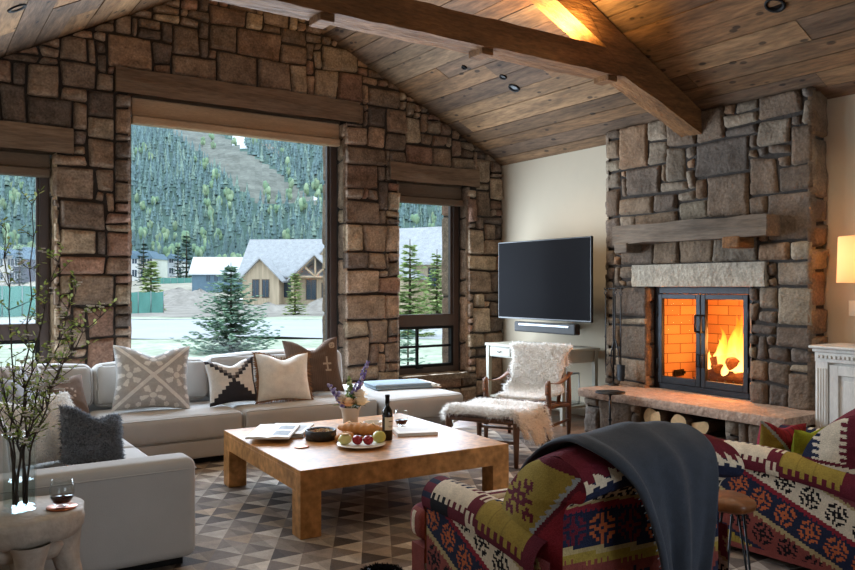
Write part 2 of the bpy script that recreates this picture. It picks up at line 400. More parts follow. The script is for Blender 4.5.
def ashlar(mb, to3, U0, U1, V0, V1, pal, rng, holes=(), clipv=None, cell=.1, sizes=None, depth=.05):
    """random-coursed rubble: fill a jittered grid with stones of mixed sizes"""
    nu = max(1, round((U1-U0)/cell)); nv = max(1, round((V1-V0)/cell))
    gu = [U0+(U1-U0)*i/nu for i in range(nu+1)]; gv = [V0+(V1-V0)*i/nv for i in range(nv+1)]
    snapu = sorted({e for hh in holes for e in hh[:2]}); snapv = sorted({e for hh in holes for e in hh[2:]})
    def jitter(g, snap):
        keep = set([0, len(g)-1])
        for e in snap:
            k = min(range(len(g)), key=lambda i: abs(g[i]-e))
            if abs(g[k]-e) < cell and k not in keep: g[k] = e; keep.add(k)
        for i in range(1, len(g)-1):
            if i not in keep: g[i] += rng.uniform(-.22, .22)*cell
        g.sort()
    jitter(gu, snapu); jitter(gv, snapv)
    used = [[False]*nv for _ in range(nu)]
    edgeu = set([0, nu]) | {i for i in range(nu+1) if any(abs(gu[i]-e) < 1e-6 for e in snapu)}; edgev = set([0, nv]) | {k for k in range(nv+1) if any(abs(gv[k]-e) < 1e-6 for e in snapv)}
    J = {(i, k): (0 if i in edgeu else rng.uniform(-.2, .2)*cell, 0 if k in edgev else rng.uniform(-.17, .17)*cell) for i in range(nu+1) for k in range(nv+1)}
    for i in range(nu):
        for k in range(nv):
            cu, cv = (gu[i]+gu[i+1])/2, (gv[k]+gv[k+1])/2
            if clipv and gv[k] > max(clipv(gu[i]), clipv(gu[i+1]))-.03: used[i][k] = True
            for (a, b, c, d) in holes:
                if a < cu < b and c < cv < d: used[i][k] = True
    sizes = sizes or [(2,2)]*5+[(3,2)]*8+[(4,2)]*5+[(2,1)]*5+[(3,1)]*4+[(3,3)]*6+[(4,3)]*5+[(2,3)]*4+[(5,3)]*2+[(1,1)]*2+[(1,2)]*3+[(5,2)]*3
    for k in range(nv):
        for i in range(nu):
            if used[i][k]: continue
            for _ in range(24):
                w, h = rng.choice(sizes)
                if i+w <= nu and k+h <= nv and not any(used[a][b] for a in range(i, i+w) for b in range(k, k+h)): break
            else: w = h = 1
            for a in range(i, i+w):
                for b in range(k, k+h): used[a][b] = True
            col = mul(rng.choice(pal), rng.uniform(.8, 1.14))
            stone(mb, to3, gu[i], gu[i+w], gv[k], gv[k+h], col, rng, depth, clipv, corn=(J[i, k], J[i+w, k], J[i+w, k+h], J[i, k+h]))

# ------------------------------------------------------------------ floor
mb = MB(); rng = random.Random(3)
y = YB
while y < YW+.05:
    x = XL-rng.uniform(0, 1.2); y2 = y+.13
    while x < XR+.3:
        x2 = x+rng.uniform(.9, 1.9)
        a, b = max(x, XL-.02), min(x2, XR+.62)
        if b > a: mb.box((a+.001, y+.001, -.05), (b-.001, min(y2, YO)-.001, 0), mul(C(112, 78, 54), rng.uniform(.6, 1.15)))
        x = x2
    y = y2
struct(mb.build('floor', 'floor'), 'dark walnut plank floor')

# ------------------------------------------------------------------ window wall
OPEN = [(.13, 1.14, .43, 2.76), (1.85, 4.19, .43, 3.39), (4.94, 5.95, .40, 2.78)]
LINT = [(-.06, 1.31, 2.745, 2.985), (1.69, 4.365, 3.385, 3.63), (4.78, 6.10, 2.77, 2.985)]
rng = random.Random(21)
mb = MB()
holes = [(a, b, 0, c) if False else (a, b, lo, c) for a, b, lo, c in OPEN]+[l for l in LINT]
ashlar(mb, lambda u, v, h: (u, YW+.03-h, v), XL, XR, 0, 4.85, STONE_W, rng, holes, clipv=lambda u: roof(u)-.005, cell=.1, depth=.055)
tall = [(1,2),(1,3),(1,1),(1,2),(1,3),(1,4)]
for a, b, lo, hi in OPEN:
    for x, sg in ((a, 1), (b, -1)):
        for (y0, y1) in ((YW+.0, YG-.02), (YG+.06, YO+.02)):
            n = max(1, round((hi-lo)/.1))
            ashlar(mb, lambda u, v, h, x=x, sg=sg: (x+sg*(h*.55-.028), u, v), y0, y1, lo, hi, [mul(c, 1.25) for c in STONE_W], rng, cell=max(.1, (y1-y0)), sizes=[(1,1),(1,2),(1,3)], depth=.05)
st = mb
bk = MB()
def backing(x0, x1, z0, z1):
    bk.box((x0, YW+.03, z0), (x1, YO, z1), C(50,43,37))
xs = [XL-.2, .10, 1.17, 1.82, 4.22, 4.91, 5.98, XR+.3]
backing(xs[0], xs[1], -.05, 3.0); backing(xs[2], xs[3], -.05, 3.0); backing(xs[4], xs[5], -.05, 3.0); backing(xs[6], xs[7], -.05, 3.0)
for (a, b, lo, hi) in OPEN: backing(a-.03, b+.03, -.05, lo-.02)
backing(.10, 1.17, 2.80, 3.0); backing(4.91, 5.98, 2.82, 3.0)
PX = lambda p, q, t: (p, t, q)
bk.prism([(XL-.2, 3.0), (1.82, 3.0), (1.82, roof(1.82)), (XL-.2, roof(XL-.2))], PX, YW+.03, YO)
bk.prism([(1.82, 3.43), (4.22, 3.43), (4.22, roof(4.22)), (RX, RZ), (1.82, roof(1.82))], PX, YW+.03, YO)
bk.prism([(4.22, 3.0), (XR+.3, 3.0), (XR+.3, roof(XR+.3)), (4.22, roof(4.22))], PX, YW+.03, YO)
wall = struct(st.build('wall_window', 'stone', recalc=False), 'rough coursed rubble stone wall with three windows')
struct(bk.build('mortar_core', 'mortar', wall))
for k, (a, b, lo, hi) in enumerate(LINT):
    def lf(u, v, face):
        pass
    m2 = MB(); n = 40
    def sec(t):  # cross-section of the hewn lintel at t along it
        x = lerp(a, b, t); q = lambda s_, d: nz(x*3+s_, s_*5.1, k*3.3)*d
        return [(YW-.055+q(1, .012), lo+q(2, .012)), (YW-.06+q(3, .012), (lo+hi)/2+q(4, .02)), (YW-.05+q(5, .014), hi+q(6, .014)), (YW+.17, hi), (YW+.17, lo+q(7, .006))]
    m2.grid(lambda u, v: (lerp(a, b, u), *sec(u)[int(round(v*4))]), n, 4, smooth=False)
    for t in (0, 1):
        m2.add([(lerp(a, b, t), *p) for p in sec(t)], [(0, 1, 2, 3, 4)])
    struct(m2.build('trim_%d' % (k+1), 'lintel'), 'hewn timber lintel over a window')
def window(k, a, b, lo, hi, rail=None, mun=None):
    w = struct(thing('window_%d' % k, 'tall window in dark frame set in the stone wall', 'window'))
    del w['category']
    f = MB(); y0, y1 = YG-.03, YG+.06; t = .085; tl = .03 if k == 2 else t
    f.box((a-.05, y0, lo), (a+tl, y1, hi)); f.box((b-t, y0, lo), (b, y1, hi)); f.box((a+tl, y0, hi-t), (b-t, y1, hi)); f.box((a+tl, y0, lo), (b-t, y1, lo+t))
    f.box((b-t-.028, y0+.03, lo+t), (b-t+.001, y1-.01, hi-t)); f.box((a+tl-.001, y0+.03, lo+t), (a+tl+.012, y1-.01, hi-t))
    if rail: f.box((a+tl-.002, y0-.005, rail[0]), (b-t+.002, y1-.002, rail[1]))
    fr = f.build('window_frame', 'frame', w, bevel=.006); fr['kind'] = 'structure'
    g = MB(); g.box((a+tl, YG+.01, lo+t), (b-t, YG+.016, (rail[0] if rail else hi-t)))
    g.build('glass_pane', 'pane', w)
    if rail:
        g = MB(); g.box((a+t, YG+.01, rail[1]), (b-t, YG+.016, hi-t)); g.build('glass_pane', 'pane', w)
        s = MB(); z0, z1 = lo+t, rail[0]; q = .035
        s.box((a+t, y0+.0, z0), (a+t+q, y1-.02, z1)); s.box((b-t-q, y0, z0), (b-t, y1-.02, z1)); s.box((a+t+q, y0, z0), (b-t-q, y1-.02, z0+q)); s.box((a+t+q, y0, z1-q), (b-t-q, y1-.02, z1))
        s.box((mun[0]-.015, y0+.02, z0+q), (mun[0]+.015, y1-.03, z1-q)); s.box((a+t+q, y0+.022, mun[1]-.015), (b-t-q, y1-.032, mun[1]+.015))
        s.build('lower_sash', 'black', w, bevel=.004)
        h = MB(); h.box((mun[0]-.05, y0-.03, z0-.01), (mun[0]+.05, y0, z0+.015)); h.build('crank_handle', 'black', w, bevel=.005)
    return w
window(1, *OPEN[0], rail=(1.0, 1.15), mun=(.62, .74))
window(2, *OPEN[1])
window(3, *OPEN[2], rail=(1.0, 1.15), mun=(5.33, .745))
# stone sills
for k, (a, b, lo, hi) in enumerate(OPEN):
    m2 = MB()
    m2.grid(lambda u, v: (lerp(a-.0, b+.0, u), lerp(YW-.04, YG-.03, v), lo+.012+.012*nz(u*9, v*3, k)), 30, 4, lambda u, v: C(120, 106, 90))
    m2.grid(lambda u, v: (lerp(a, b, u), YW-.04+.012*nz(u*14, v*2, k+9)*1, lo+.012-.07*v), 30, 2, lambda u, v: C(110, 96, 82))
    struct(m2.build('trim_%d' % (k+4), 'stone'), 'stone window ledge')
# the shades' boxes at the window heads
for k, (a, b, z0, z1, mt, lb) in enumerate([(.14, 1.13, 2.525, 2.745, 'shade2', 'raised dark wooden shade at the head of the window behind the branches'), (1.87, 4.18, 3.12, 3.385, 'shade', 'raised woven wood shade across the top of the big picture window'), (4.95, 5.94, 2.525, 2.77, 'shade2', 'raised dark wooden shade at the head of the narrow window beside the television')]):
    r = thing('window_shade', lb, 'shade', (0, 0, 0), 0)
    s = MB(); s.box((a, YG-.11, z0+.085), (b, YG-.05, z1)); s.build('shade_roll', mt, r, bevel=.012)
    s = MB(); s.box((a, YG-.15, z0), (b, YG-.045, z0+.08)); s.build('bottom_fold', mt, r, bevel=.014)

# ------------------------------------------------------------------ ceiling, planks running towards the window wall
rng = random.Random(5)
PC = [mul(c, .7) for c in [C(126, 96, 68), C(116, 88, 62), C(138, 106, 74), C(106, 82, 62), C(122, 98, 74), C(132, 98, 66), C(112, 88, 68)]]
for side in (0, 1):
    mb = MB()
    L = 3.9
    d = 0.0
    while d < L:
        w = rng.choice([.17, .2, .22, .24, .26]); d2 = min(L, d+w)
        y = YB-.1-rng.uniform(0, 4)
        while y < YO+.3:
            y2 = y+rng.uniform(3.2, 6.5)
            off = rng.uniform(0, .008)
            def pt(dd, yy, h):
                sl = .49 if side else -.536
                ln = math.hypot(1, sl); x = RX+(dd/ln if side else -dd/ln)
                nx, nzv = (sl/ln, 1/ln)
                z = RZ-abs(sl)*dd/ln
                return (x+nx*h, yy, z+nzv*h)
            a, b = d+.004, d2-.004; ya, yb = max(y, YB-.1)+.001, min(y2, YO+.3)-.001
            if yb > ya:
                c = mul(rng.choice(PC), rng.uniform(.78, 1.12))
                p = [pt(a, ya, off), pt(b, ya, off), pt(b, yb, off), pt(a, yb, off), pt(a, ya, .05), pt(b, ya, .05), pt(b, yb, .05), pt(a, yb, .05)]
                mb.add(p, [(0, 3, 2, 1), (4, 5, 6, 7), (0, 1, 5, 4), (1, 2, 6, 5), (2, 3, 7, 6), (3, 0, 4, 7)], c)
            y = y2
        d = d2
    mb.quad(pt(-.02, YB-.1, .052), pt(L, YB-.1, .052), pt(L, YO+.3, .052), pt(-.02, YO+.3, .052), C(10, 8, 7))
    struct(mb.build('ceiling' if side else 'ceiling_slope', 'plank', recalc=True), 'sloping ceiling of reclaimed brown planks')
# walls: right (with the firebox hole), left, back (doors added to admit light)
mb = MB()
FY0, FY1, FZ0, FZ1 = 4.234, 5.39, .459, 1.5
mb.box((XR, YB, 0), (XR+.12, FY0, 3.1)); mb.box((XR, FY1, 0), (XR+.12, YO, 3.1)); mb.box((XR, FY0, FZ1), (XR+.12, FY1, 3.1)); mb.box((XR, FY0, 0), (XR+.12, FY1, FZ0))
struct(mb.build('wall_right', 'plaster'), 'cream plaster wall')
mb = MB(); mb.box((XL-.15, YB, 0), (XL, YW, 2.95)); struct(mb.build('wall_left', 'plaster'), 'cream plaster wall')
mb = MB()
mb.prism([(XL-.15, 0), (1.7, 0), (1.7, 2.5), (4.3, 2.5), (4.3, 0), (XR+.12, 0), (XR+.12, 3.05), (RX, 4.8), (XL-.15, 2.9)], lambda p, q, t: (p, t, q), YB-.15, YB)
struct(mb.build('wall_back', 'plaster'), 'cream plaster wall')
w = struct(thing('window_4', 'unseen glazed doors added to let fill light in', 'window')); del w['category']  # glazed doors added behind the camera to let fill light in
f = MB()
for x in (1.7, 3.0, 4.3): f.box((x-.04, YB-.1, 0), (x+.04, YB-.03, 2.5))
f.box((1.7, YB-.102, 2.42), (4.3, YB-.028, 2.5)); f.box((1.7, YB-.102, 0), (4.3, YB-.028, .08))
f.build('window_frame', 'frame', w); g = MB(); g.box((1.74, YB-.07, .08), (4.26, YB-.064, 2.42)); g.build('glass_pane', 'pane', w)

# ------------------------------------------------------------------ chimney breast
CY0, CY1 = 3.63, 5.965
mb = MB(); rng = random.Random(33)
ashlar(mb, lambda u, v, h: (XC+.03-h, u, v), CY0, CY1, 0, 3.19, STONE_C, rng, [(FY0, FY1, FZ0-.02, 1.5), (4.05, 5.555, 1.5, 1.72), (CY0, CY1, .36, .459)], cell=.105, depth=.036, sizes=[(2,2)]*4+[(3,2)]*7+[(4,2)]*5+[(3,1)]*4+[(2,1)]*3+[(3,3)]*6+[(4,3)]*5+[(5,3)]*3+[(5,2)]*3+[(2,3)]*3+[(3,4)]*2+[(4,4)]*2+[(1,1),(1,2)], clipv=lambda u: 3.185)
ashlar(mb, lambda u, v, h: (u, CY0+.03-h, v), XC+.0, XR, .0, 3.17, STONE_C, rng, cell=.22, sizes=[(1,1),(1,1),(1,2)], depth=.045)
ashlar(mb, lambda u, v, h: (u, CY1-.03+h, v), XC+.0, XR, .0, 3.17, STONE_C, rng, cell=.22, sizes=[(1,1),(1,1),(1,2)], depth=.04)
for y, sg in ((FY1, -1), (FY0, 1)):
    ashlar(mb, lambda u, v, h, y=y, sg=sg: (u, y+sg*(h*.6-.02), v), XC-.0, XC+.16, FZ0, 1.5, STONE_C, rng, cell=.16, sizes=[(1,1),(1,2)], depth=.03)
ch = struct(mb.build('wall_chimney', 'stonegrey', recalc=False), 'grey rubble stone chimney breast reaching the ceiling')
c2 = MB()
for (a, b, z0, z1) in ((CY0+.03, FY0-.03, 0, 3.17), (FY1+.03, CY1-.03, 0, 3.17), (FY0-.03, FY1+.03, 1.52, 3.17), (FY0-.03, FY1+.03, 0, .43)):
    c2.box((XC+.03, a, z0), (XR+.02, b, z1), C(60, 55, 50))
struct(c2.build('mortar_core', 'mortar', ch))
def slab(name, lo, hi, mtl, col, label, face=.007, seed=0, par=None):
    """dressed stone slab with rough chiselled edges"""
    mb = MB(col); x0, y0, z0 = lo; x1, y1, z1 = hi
    q = lambda a, b, c, s_: face*nz(a*7+s_, b*7, c*9+seed)
    n = 30
    mb.grid(lambda u, v: (lerp(x0, x1, u)+(q(1, v*4, 0, 1) if u == 0 else 0), lerp(y0, y1, v), z1), 8, n, smooth=False)
    mb.grid(lambda u, v: (lerp(x0, x1, u), lerp(y0, y1, v), z0), 4, n, smooth=False)
    mb.grid(lambda u, v: (x0+q(1, u*4, 0, 1) if v in (0, 1) else x0-.006+1.6*q(v*3, u*9, v, 2), lerp(y0, y1, u), lerp(z0, z1, v)), n*2, 5, smooth=True)
    for y in (y0, y1):
        mb.grid(lambda u, v: (lerp(x0, x1, u), y+(0 if u in (0, 1) or v in (0, 1) else q(u*4, v*2, y, 3)), lerp(z0, z1, v)), 14, 4, smooth=False)
    return mb.build(name, mtl, par)
struct(slab('trim_7', (XC-.035, 4.05, 1.5), (XC+.1, 5.555, 1.72), 'stonegrey', C(158, 147, 130), '', seed=2), 'long pale stone lintel over the fireplace')
o = slab('hearth_slab', (5.74, 3.53, .375), (XC+.16, 5.79, .459), 'stonegrey', C(160, 136, 118), '', seed=5)
tag(o, 'thick raised stone hearth slab below the fireplace doors', 'hearth', kind='structure')
mb = MB(); rng = random.Random(8)
for (a, b) in ((5.05, 5.77), (3.56, 4.11)):
    ashlar(mb, lambda u, v, h: (5.81-h, u, v), a, b, 0, .375, STONE_C, rng, cell=.12, depth=.04)
    for y, sg in ((a, -1), (b, 1)):
        ashlar(mb, lambda u, v, h, y=y, sg=sg: (u, y+sg*(h-.03), v), 5.8, XC, 0, .375, STONE_C, rng, cell=.12, depth=.035)
    mb.box((5.82, a+.03, 0), (XC, b-.03, .374), C(50, 46, 42))
o = mb.build('hearth_pier', 'stonegrey', recalc=False); tag(o, 'rubble stone piers under the hearth slab either side of the log store', 'hearth', kind='structure')
# brick firebox
def brickmat():
    m, nt, o = newmat('fire brick'); L = nt.links.new
    p = N(nt, 'ShaderNodeBsdfPrincipled'); p.inputs['Roughness'].default_value = .9; L(p.outputs[0], o.inputs[0])
    tc = N(nt, 'ShaderNodeTexCoord'); sx = N(nt, 'ShaderNodeSeparateXYZ'); L(tc.outputs['Object'], sx.inputs[0])
    ad = N(nt, 'ShaderNodeMath', operation='ADD'); L(sx.outputs[0], ad.inputs[0]); L(sx.outputs[1], ad.inputs[1])
    cx = N(nt, 'ShaderNodeCombineXYZ'); L(ad.outputs[0], cx.inputs[0]); L(sx.outputs[2], cx.inputs[1])
    b = N(nt, 'ShaderNodeTexBrick'); b.inputs['Scale'].default_value = 1; b.inputs['Brick Width'].default_value = .25; b.inputs['Row Height'].default_value = .1; b.inputs['Mortar Size'].default_value = .005
    b.inputs['Color1'].default_value = (*C(190, 150, 110), 1); b.inputs['Color2'].default_value = (*C(168, 128, 92), 1); b.inputs['Mortar'].default_value = (*C(110, 80, 56), 1)
    L(cx.outputs[0], b.inputs['Vector']); L(b.outputs[0], p.inputs['Base Color'])
    return m
M['brick'] = brickmat()
mb = MB(); x0, x1, ya, yb, z0, z1 = XC+.17, 7.12, FY0-.02, FY1+.02, .44, 1.52
yc, yd = ya+.14, yb-.14
mb.quad((x0, ya, z0), (x1, yc, z0), (x1, yc, z1), (x0, ya, z1)); mb.quad((x0, yb, z0), (x1, yd, z0), (x1, yd, z1), (x0, yb, z1))
mb.quad((x1, yc, z0), (x1, yd, z0), (x1, yd, z1), (x1, yc, z1)); mb.quad((x0, ya, z1), (x1, yc, z1), (x1, yd, z1), (x0, yb, z1)); mb.quad((x0, ya, z0), (x1, yc, z0), (x1, yd, z0), (x0, yb, z0))
fb = struct(mb.build('wall_firebox', 'brick'), 'brick lined firebox')
# air vent on the far side of the firebox
v_ = thing('firebox_vent', 'small black air vent low on the brick inside the left fireplace door', 'vent', (6.78, 5.345, .56), 0)
m2 = MB(); m2.box((-.1, -.012, 0), (.1, .0, .07)); m2.build('vent_plate', 'iron', v_, bevel=.004)
m2 = MB()
for x in (-.075, .012): m2.box((x, -.016, .02), (x+.065, -.0125, .05), C(5, 5, 5))
m2.build('vent_slot', 'black', v_)

# ------------------------------------------------------------------ truss
def timber(mb, poly, y0, y1, seed=0, n=24):
    """hewn timber: closed (x,z) outline extruded in y with adzed wobble"""
    P = []
    m = len(poly)
    for k in range(m):
        a, b = poly[k], poly[(k+1) % m]; ln = math.dist(a, b); c = max(1, int(ln/.12))
        for i in range(c): P.append((lerp(a[0], b[0], i/c), lerp(a[1], b[1], i/c)))
    nn = len(P); ny = 4; o = len(mb.v)
    for j in range(ny+1):
        y = lerp(y0, y1, j/ny)
        for (x, z) in P:
            w = .008*nz(x*5, z*5+seed, y*12+seed)
            mb.v.append((x+w, y+(.012*nz(x*3.1, z*3.1, seed+j*7) if True else 0), z+.010*nz(x*4.3+9, y*11, seed)))
    for j in range(ny):
        for k in range(nn):
            k2 = (k+1) % nn; mb.f.append((o+j*nn+k, o+j*nn+k2, o+(j+1)*nn+k2, o+(j+1)*nn+k)); mb.c.append(mb.col); mb.sm.append(False)
    for j in (0, ny):
        mb.f.append(tuple(o+j*nn+k for k in range(nn))); mb.c.append(mb.col); mb.sm.append(False)
TY0, TY1 = 4.72, 4.94
tr = struct(thing('ceiling_truss', 'hewn timber truss crossing under the plank ceiling', 'beam')); tr['category'] = 'beam'
e = .012
mb = MB(); timber(mb, [(RX, roof(RX)-e), (XC-.0, roof(XC)-e), (XC-.0, 2.955), (5.25, 3.34), (5.0, 3.57), (RX, roof(RX)-.28)], TY0, TY1, 1); mb.build('rafter', 'beam', tr)
mb = MB(); timber(mb, [(RX, roof(RX)-e), (XL, roof(XL)-e), (XL, roof(XL)-.28), (RX, roof(RX)-.28)], TY0, TY1, 2); mb.build('rafter', 'beam', tr)
mb = MB(); timber(mb, [(.6, 3.34), (5.24, 3.34), (5.0, 3.56), (1.0, 3.56)], TY0-.006, TY1+.006, 3); mb.build('collar_beam', 'beam', tr)
for x in (2.35, 3.72, 5.1):
    mb = MB(); mb.box((x-.04, TY0+.02, 3.29), (x+.07, TY1-.02, 3.36)); mb.build('peg', 'beam', tr, bevel=.008)
# mantel
mt = thing('mantel_beam', 'thick weathered timber mantel shelf on the stone chimney above the fireplace', 'mantel')
def hewn(mb, lo, hi, amp=.012, seed=0, n=26):
    x0, y0, z0 = lo; x1, y1, z1 = hi
    ring = [(x0, z0), (x0, (z0+z1)/2), (x0, z1), (x1, z1), (x1, z0)]
    def f(u, v):
        y = lerp(y0, y1, u); k = int(round(v*5)) % 5; p = ring[k]
        return (p[0]+(amp*nz(y*3, k*3.7, seed) if k < 3 else 0), y, p[1]+amp*nz(y*2.4, k*5.1, seed+5))
    mb.grid(f, n, 5, smooth=False)
    for u in (0, 1): mb.add([f(u, k/5) for k in range(5)], [(0, 1, 2, 3, 4)])
mb = MB(); hewn(mb, (6.10, 3.92, 1.935), (XC+.03, 5.66, 2.12), .016, 3); mb.build('mantel_shelf', 'mantel', mt)
for y in (4.18, 5.46):
    mb = MB(); mb.box((6.09, y, 1.845), (XC+.03, y+.17, 1.945)); mb.build('corbel', 'mantel' if y > 5 else 'beam', mt, bevel=.012)
# recessed downlights
DL = [((4.829, 6.427, 3.913), .04, 'small black recessed downlight in the planks nearest the timber collar beam'), ((4.97, 6.721, 3.844), .03, 'tiny dark ceiling sensor between the downlights beyond the truss'),
      ((5.242, 6.398, 3.711), .04, 'small black recessed downlight beside the larger one over the television'), ((5.416, 6.426, 3.626), .062, 'larger black recessed downlight in the ceiling over the television'),
      ((5.434, 3.42, 3.617), .075, 'large black recessed downlight in the planks on the camera side of the truss'), ((.682, 6.442, 3.547), .07, 'black recessed downlight in the ceiling slope over the sofa corner')]
for (p, r, lb) in DL:
    t = thing('downlight', lb, 'ceiling light', p)
    sl = math.atan(.49) if p[0] > RX else -math.atan(.536)
    t.rotation_euler = (0, sl, 0)
    m2 = MB(); m2.lathe([(r*.72, .006), (r*.72, -.006), (r, -.01), (r*1.04, -.002), (r*1.04, .012)], n=20); m2.build('trim_ring', 'black', t)
    m2 = MB(); m2.lathe([(r*.7, .004), (r*.4, .004), (.0001, .004)], n=20); m2.build('lens', 'tvblack', t)
# ------------------------------------------------------------------ rug (triangles of hide)
rng = random.Random(17)
mb = MB()
HP = [C(148,138,127), C(112,101,93), C(88,79,73), C(166,155,142), C(132,119,107), C(100,88,80), C(142,124,105), C(174,163,149), C(76,68,64)]
rx0, rx1, ry0, ry1 = .7, 5.05, 2.35, 6.75; s_ = .19; hh = .165
nrow = int((ry1-ry0)/hh); ncol = int((rx1-rx0)/s_)
for j in range(nrow):
    y0, y1 = ry0+j*hh, ry0+(j+1)*hh
    sh = s_/2 if j % 2 else 0
    for i in range(-1, ncol+1):
        a = rx0+i*s_+sh; T = lambda x: clamp(x, rx0, rx1)
        up = [(T(a), y0), (T(a+s_), y0), (T(a+s_/2), y1)]; dn = [(T(a+s_/2), y1), (T(a+s_), y0), (T(a+1.5*s_), y1)]
        for tri, pal in ((up, HP[1:3]+HP[4:6]+HP[8:]+[HP[1]]), (dn, HP[:1]+HP[3:4]+HP[6:8]+HP[4:5])):
            if abs((tri[1][0]-tri[0][0])*(tri[2][1]-tri[0][1])-(tri[2][0]-tri[0][0])*(tri[1][1]-tri[0][1])) < 1e-5: continue
            # each triangle is pieced from two halves
            c = mul(rng.choice(pal), rng.uniform(.85, 1.12))
            if rng.random() < .55:
                m0 = ((tri[0][0]+tri[1][0])/2, (tri[0][1]+tri[1][1])/2) if tri is up else ((tri[0][0]+tri[2][0])/2, (tri[0][1]+tri[2][1])/2)
                o_ = tri[2] if tri is up else tri[1]; e1 = tri[0]; e2 = tri[1] if tri is up else tri[2]
                mb.add([(*e1, .012), (*m0, .012), (*o_, .012)], [(0, 1, 2)], c); mb.add([(*m0, .012), (*e2, .012), (*o_, .012)], [(0, 1, 2)], mul(c, rng.choice([.72, 1.3, .85])))
            else: mb.add([(*p, .012) for p in tri], [(0, 1, 2)], c)
for a, b in (((rx0, ry0), (rx1, ry0)), ((rx1, ry0), (rx1, ry0+nrow*hh)), ((rx1, ry0+nrow*hh), (rx0, ry0+nrow*hh)), ((rx0, ry0+nrow*hh), (rx0, ry0))):
    mb.quad((*a, 0.001), (*b, 0.001), (*b, .012), (*a, .012), HP[2])
o = mb.build('patchwork_rug', 'rug', recalc=False); tag(o, 'large grey and brown hide rug pieced from triangles under the coffee table', 'rug')

# ------------------------------------------------------------------ sectional sofa
so = thing('sectional_sofa', 'large L shaped oatmeal linen sectional sofa under the windows', 'sofa', (0, 0, .014))
mb = MB(); softbox(mb, (.13, 4.32, .05), (1.285, 6.6, .2), .02); softbox(mb, (.13, 6.47, .05), (4.66, 7.62, .2), .02); mb.build('base', 'sofa', so)
mb = MB(); mb.box((.2, 4.22, 0), (1.24, 7.5, .055)); mb.box((.2, 6.53, 0), (4.6, 7.5, .055)); mb.build('plinth', 'black', so)
mb = MB(); softbox(mb, (.1, 4.14, .045), (1.295, 4.36, .575), .05); ar = mb.build('armrest', 'sofa', so)
mb = MB()
mb.tube([(.12, 4.142, .52), (.7, 4.137, .522), (1.25, 4.14, .52), (1.296, 4.17, .515), (1.297, 4.33, .515)], .004, 6); mb.build('piping', 'sofa', ar)
mb = MB(); softbox(mb, (.1, 4.36, .2), (.24, 7.62, .7), .04); mb.build('back_frame', 'sofa', so)
mb = MB(); softbox(mb, (.1, 7.46, .2), (3.78, 7.62, .7), .04); mb.build('back_frame', 'sofa', so)
for lo, hi in (((.44, 4.37, .2), (1.3, 5.41, .42)), ((.44, 5.415, .2), (1.3, 6.46, .42)), ((.44, 6.465, .2), (1.29, 7.2, .42)), ((1.295, 6.45, .2), (2.42, 7.2, .42)), ((2.425, 6.45, .2), (3.76, 7.2, .42)), ((3.765, 6.3, .2), (4.67, 7.6, .42))):
    mb = MB(); softbox(mb, lo, hi, .05, .012); weld(mb.build('seat_cushion', 'sofa', so))
def leanbox(lo, hi, ax, ang, piv, r=.07, puff=.03):
    mb = MB(); softbox(mb, lo, hi, r, puff)
    X = Matrix.Translation(piv) @ Matrix.Rotation(ang, 4, ax) @ Matrix.Translation(-V(piv))
    mb.v = [tuple(X @ V(p)) for p in mb.v]; return weld(mb.build('back_cushion', 'sofa', so))
for a, b in ((4.38, 5.4), (5.41, 6.45), (6.46, 7.1)): leanbox((.24, a, .43), (.47, b, .80), 'Y', -.10, (.3, a, .43))
for a, b, t in ((.5, 1.34, .80), (1.35, 2.335, .80), (2.345, 3.74, .825)): leanbox((a, 7.1, .43), (b, 7.36, t), 'X', -.12, (a, 7.3, .43))

# ------------------------------------------------------------------ cushions
def cushion(name, label, w, h, t, loc, rz, tilt, roll=0.0, mtl='cloth', colfn=None, chop=.06, n=40, back=None, sag=0.0):
    """stuffed square cushion, front towards local -y, standing on its lower edge"""
    r = thing(name, label, 'cushion', loc, rz)
    X = Matrix.Rotation(-tilt, 4, 'X') @ Matrix.Translation((0, 0, h*.5)) @ Matrix.Rotation(roll, 4, 'Y')
    sd = loc[0]*3.1+loc[1]
    mb = MB((.5, .5, .5))
    def f(sg):
        def g(u, v):
            x, z = 2*u-1, 2*v-1
            prof = max(0, (1-abs(x)**2.6)*(1-abs(z)**2.6))**.55
            pin = 1-.10*(1-abs(x)**1.5)*abs(z)**2
            piw = 1-.10*(1-abs(z)**1.5)*abs(x)**2
            px, pz = x*w/2*piw, z*h/2*pin
            if z > 0: pz -= chop*math.exp(-(x*2.4)**2)*z**1.5
            y = sg*t/2*prof*(1+.12*nz(x*1.7, z*1.7, sd))+sag*0
            y += .012*nz(x*3, z*3, sd+5)*prof
            return X @ V((px, y, pz))
        return g
    mb.grid(f(-1), n, n, colfn)
    mb.grid(f(1), n//2, n//2, (lambda u, v: back) if back else ((lambda u, v: colfn(.5, .97)) if colfn else None), flip=True)
    o = mb.build('cover', mtl, r); return r, f, X
def pat_damask(u, v):
    x, y = 2*u-1, 2*v-1
    base = C(176, 176, 175); li = C(222, 222, 219)
    if min(abs(x-y), abs(x+y)) < .07: return li
    if min(abs(x-y), abs(x+y)) < .10: return C(162, 162, 161)
    # a leafy motif centred in each of the four triangles
    ax, ay = (x, y) if abs(x) > abs(y) else (y, x)
    ax = abs(ax)
    d = math.hypot(ax-.62, ay); th = math.atan2(ay, ax-.62)
    if d < .09: return li
    if .12 < d < .34 and math.cos(5*th) > .25+.9*abs(d-.22): return li
    for px, py in ((.9, .35), (.9, -.35), (.45, .16), (.45, -.16), (.92, .62), (.92, -.62)):
        if math.hypot(ax-px, ay-py) < .07: return li
    return base if math.sin(x*160)*math.sin(y*160) > -.4 else mul(base, .92)
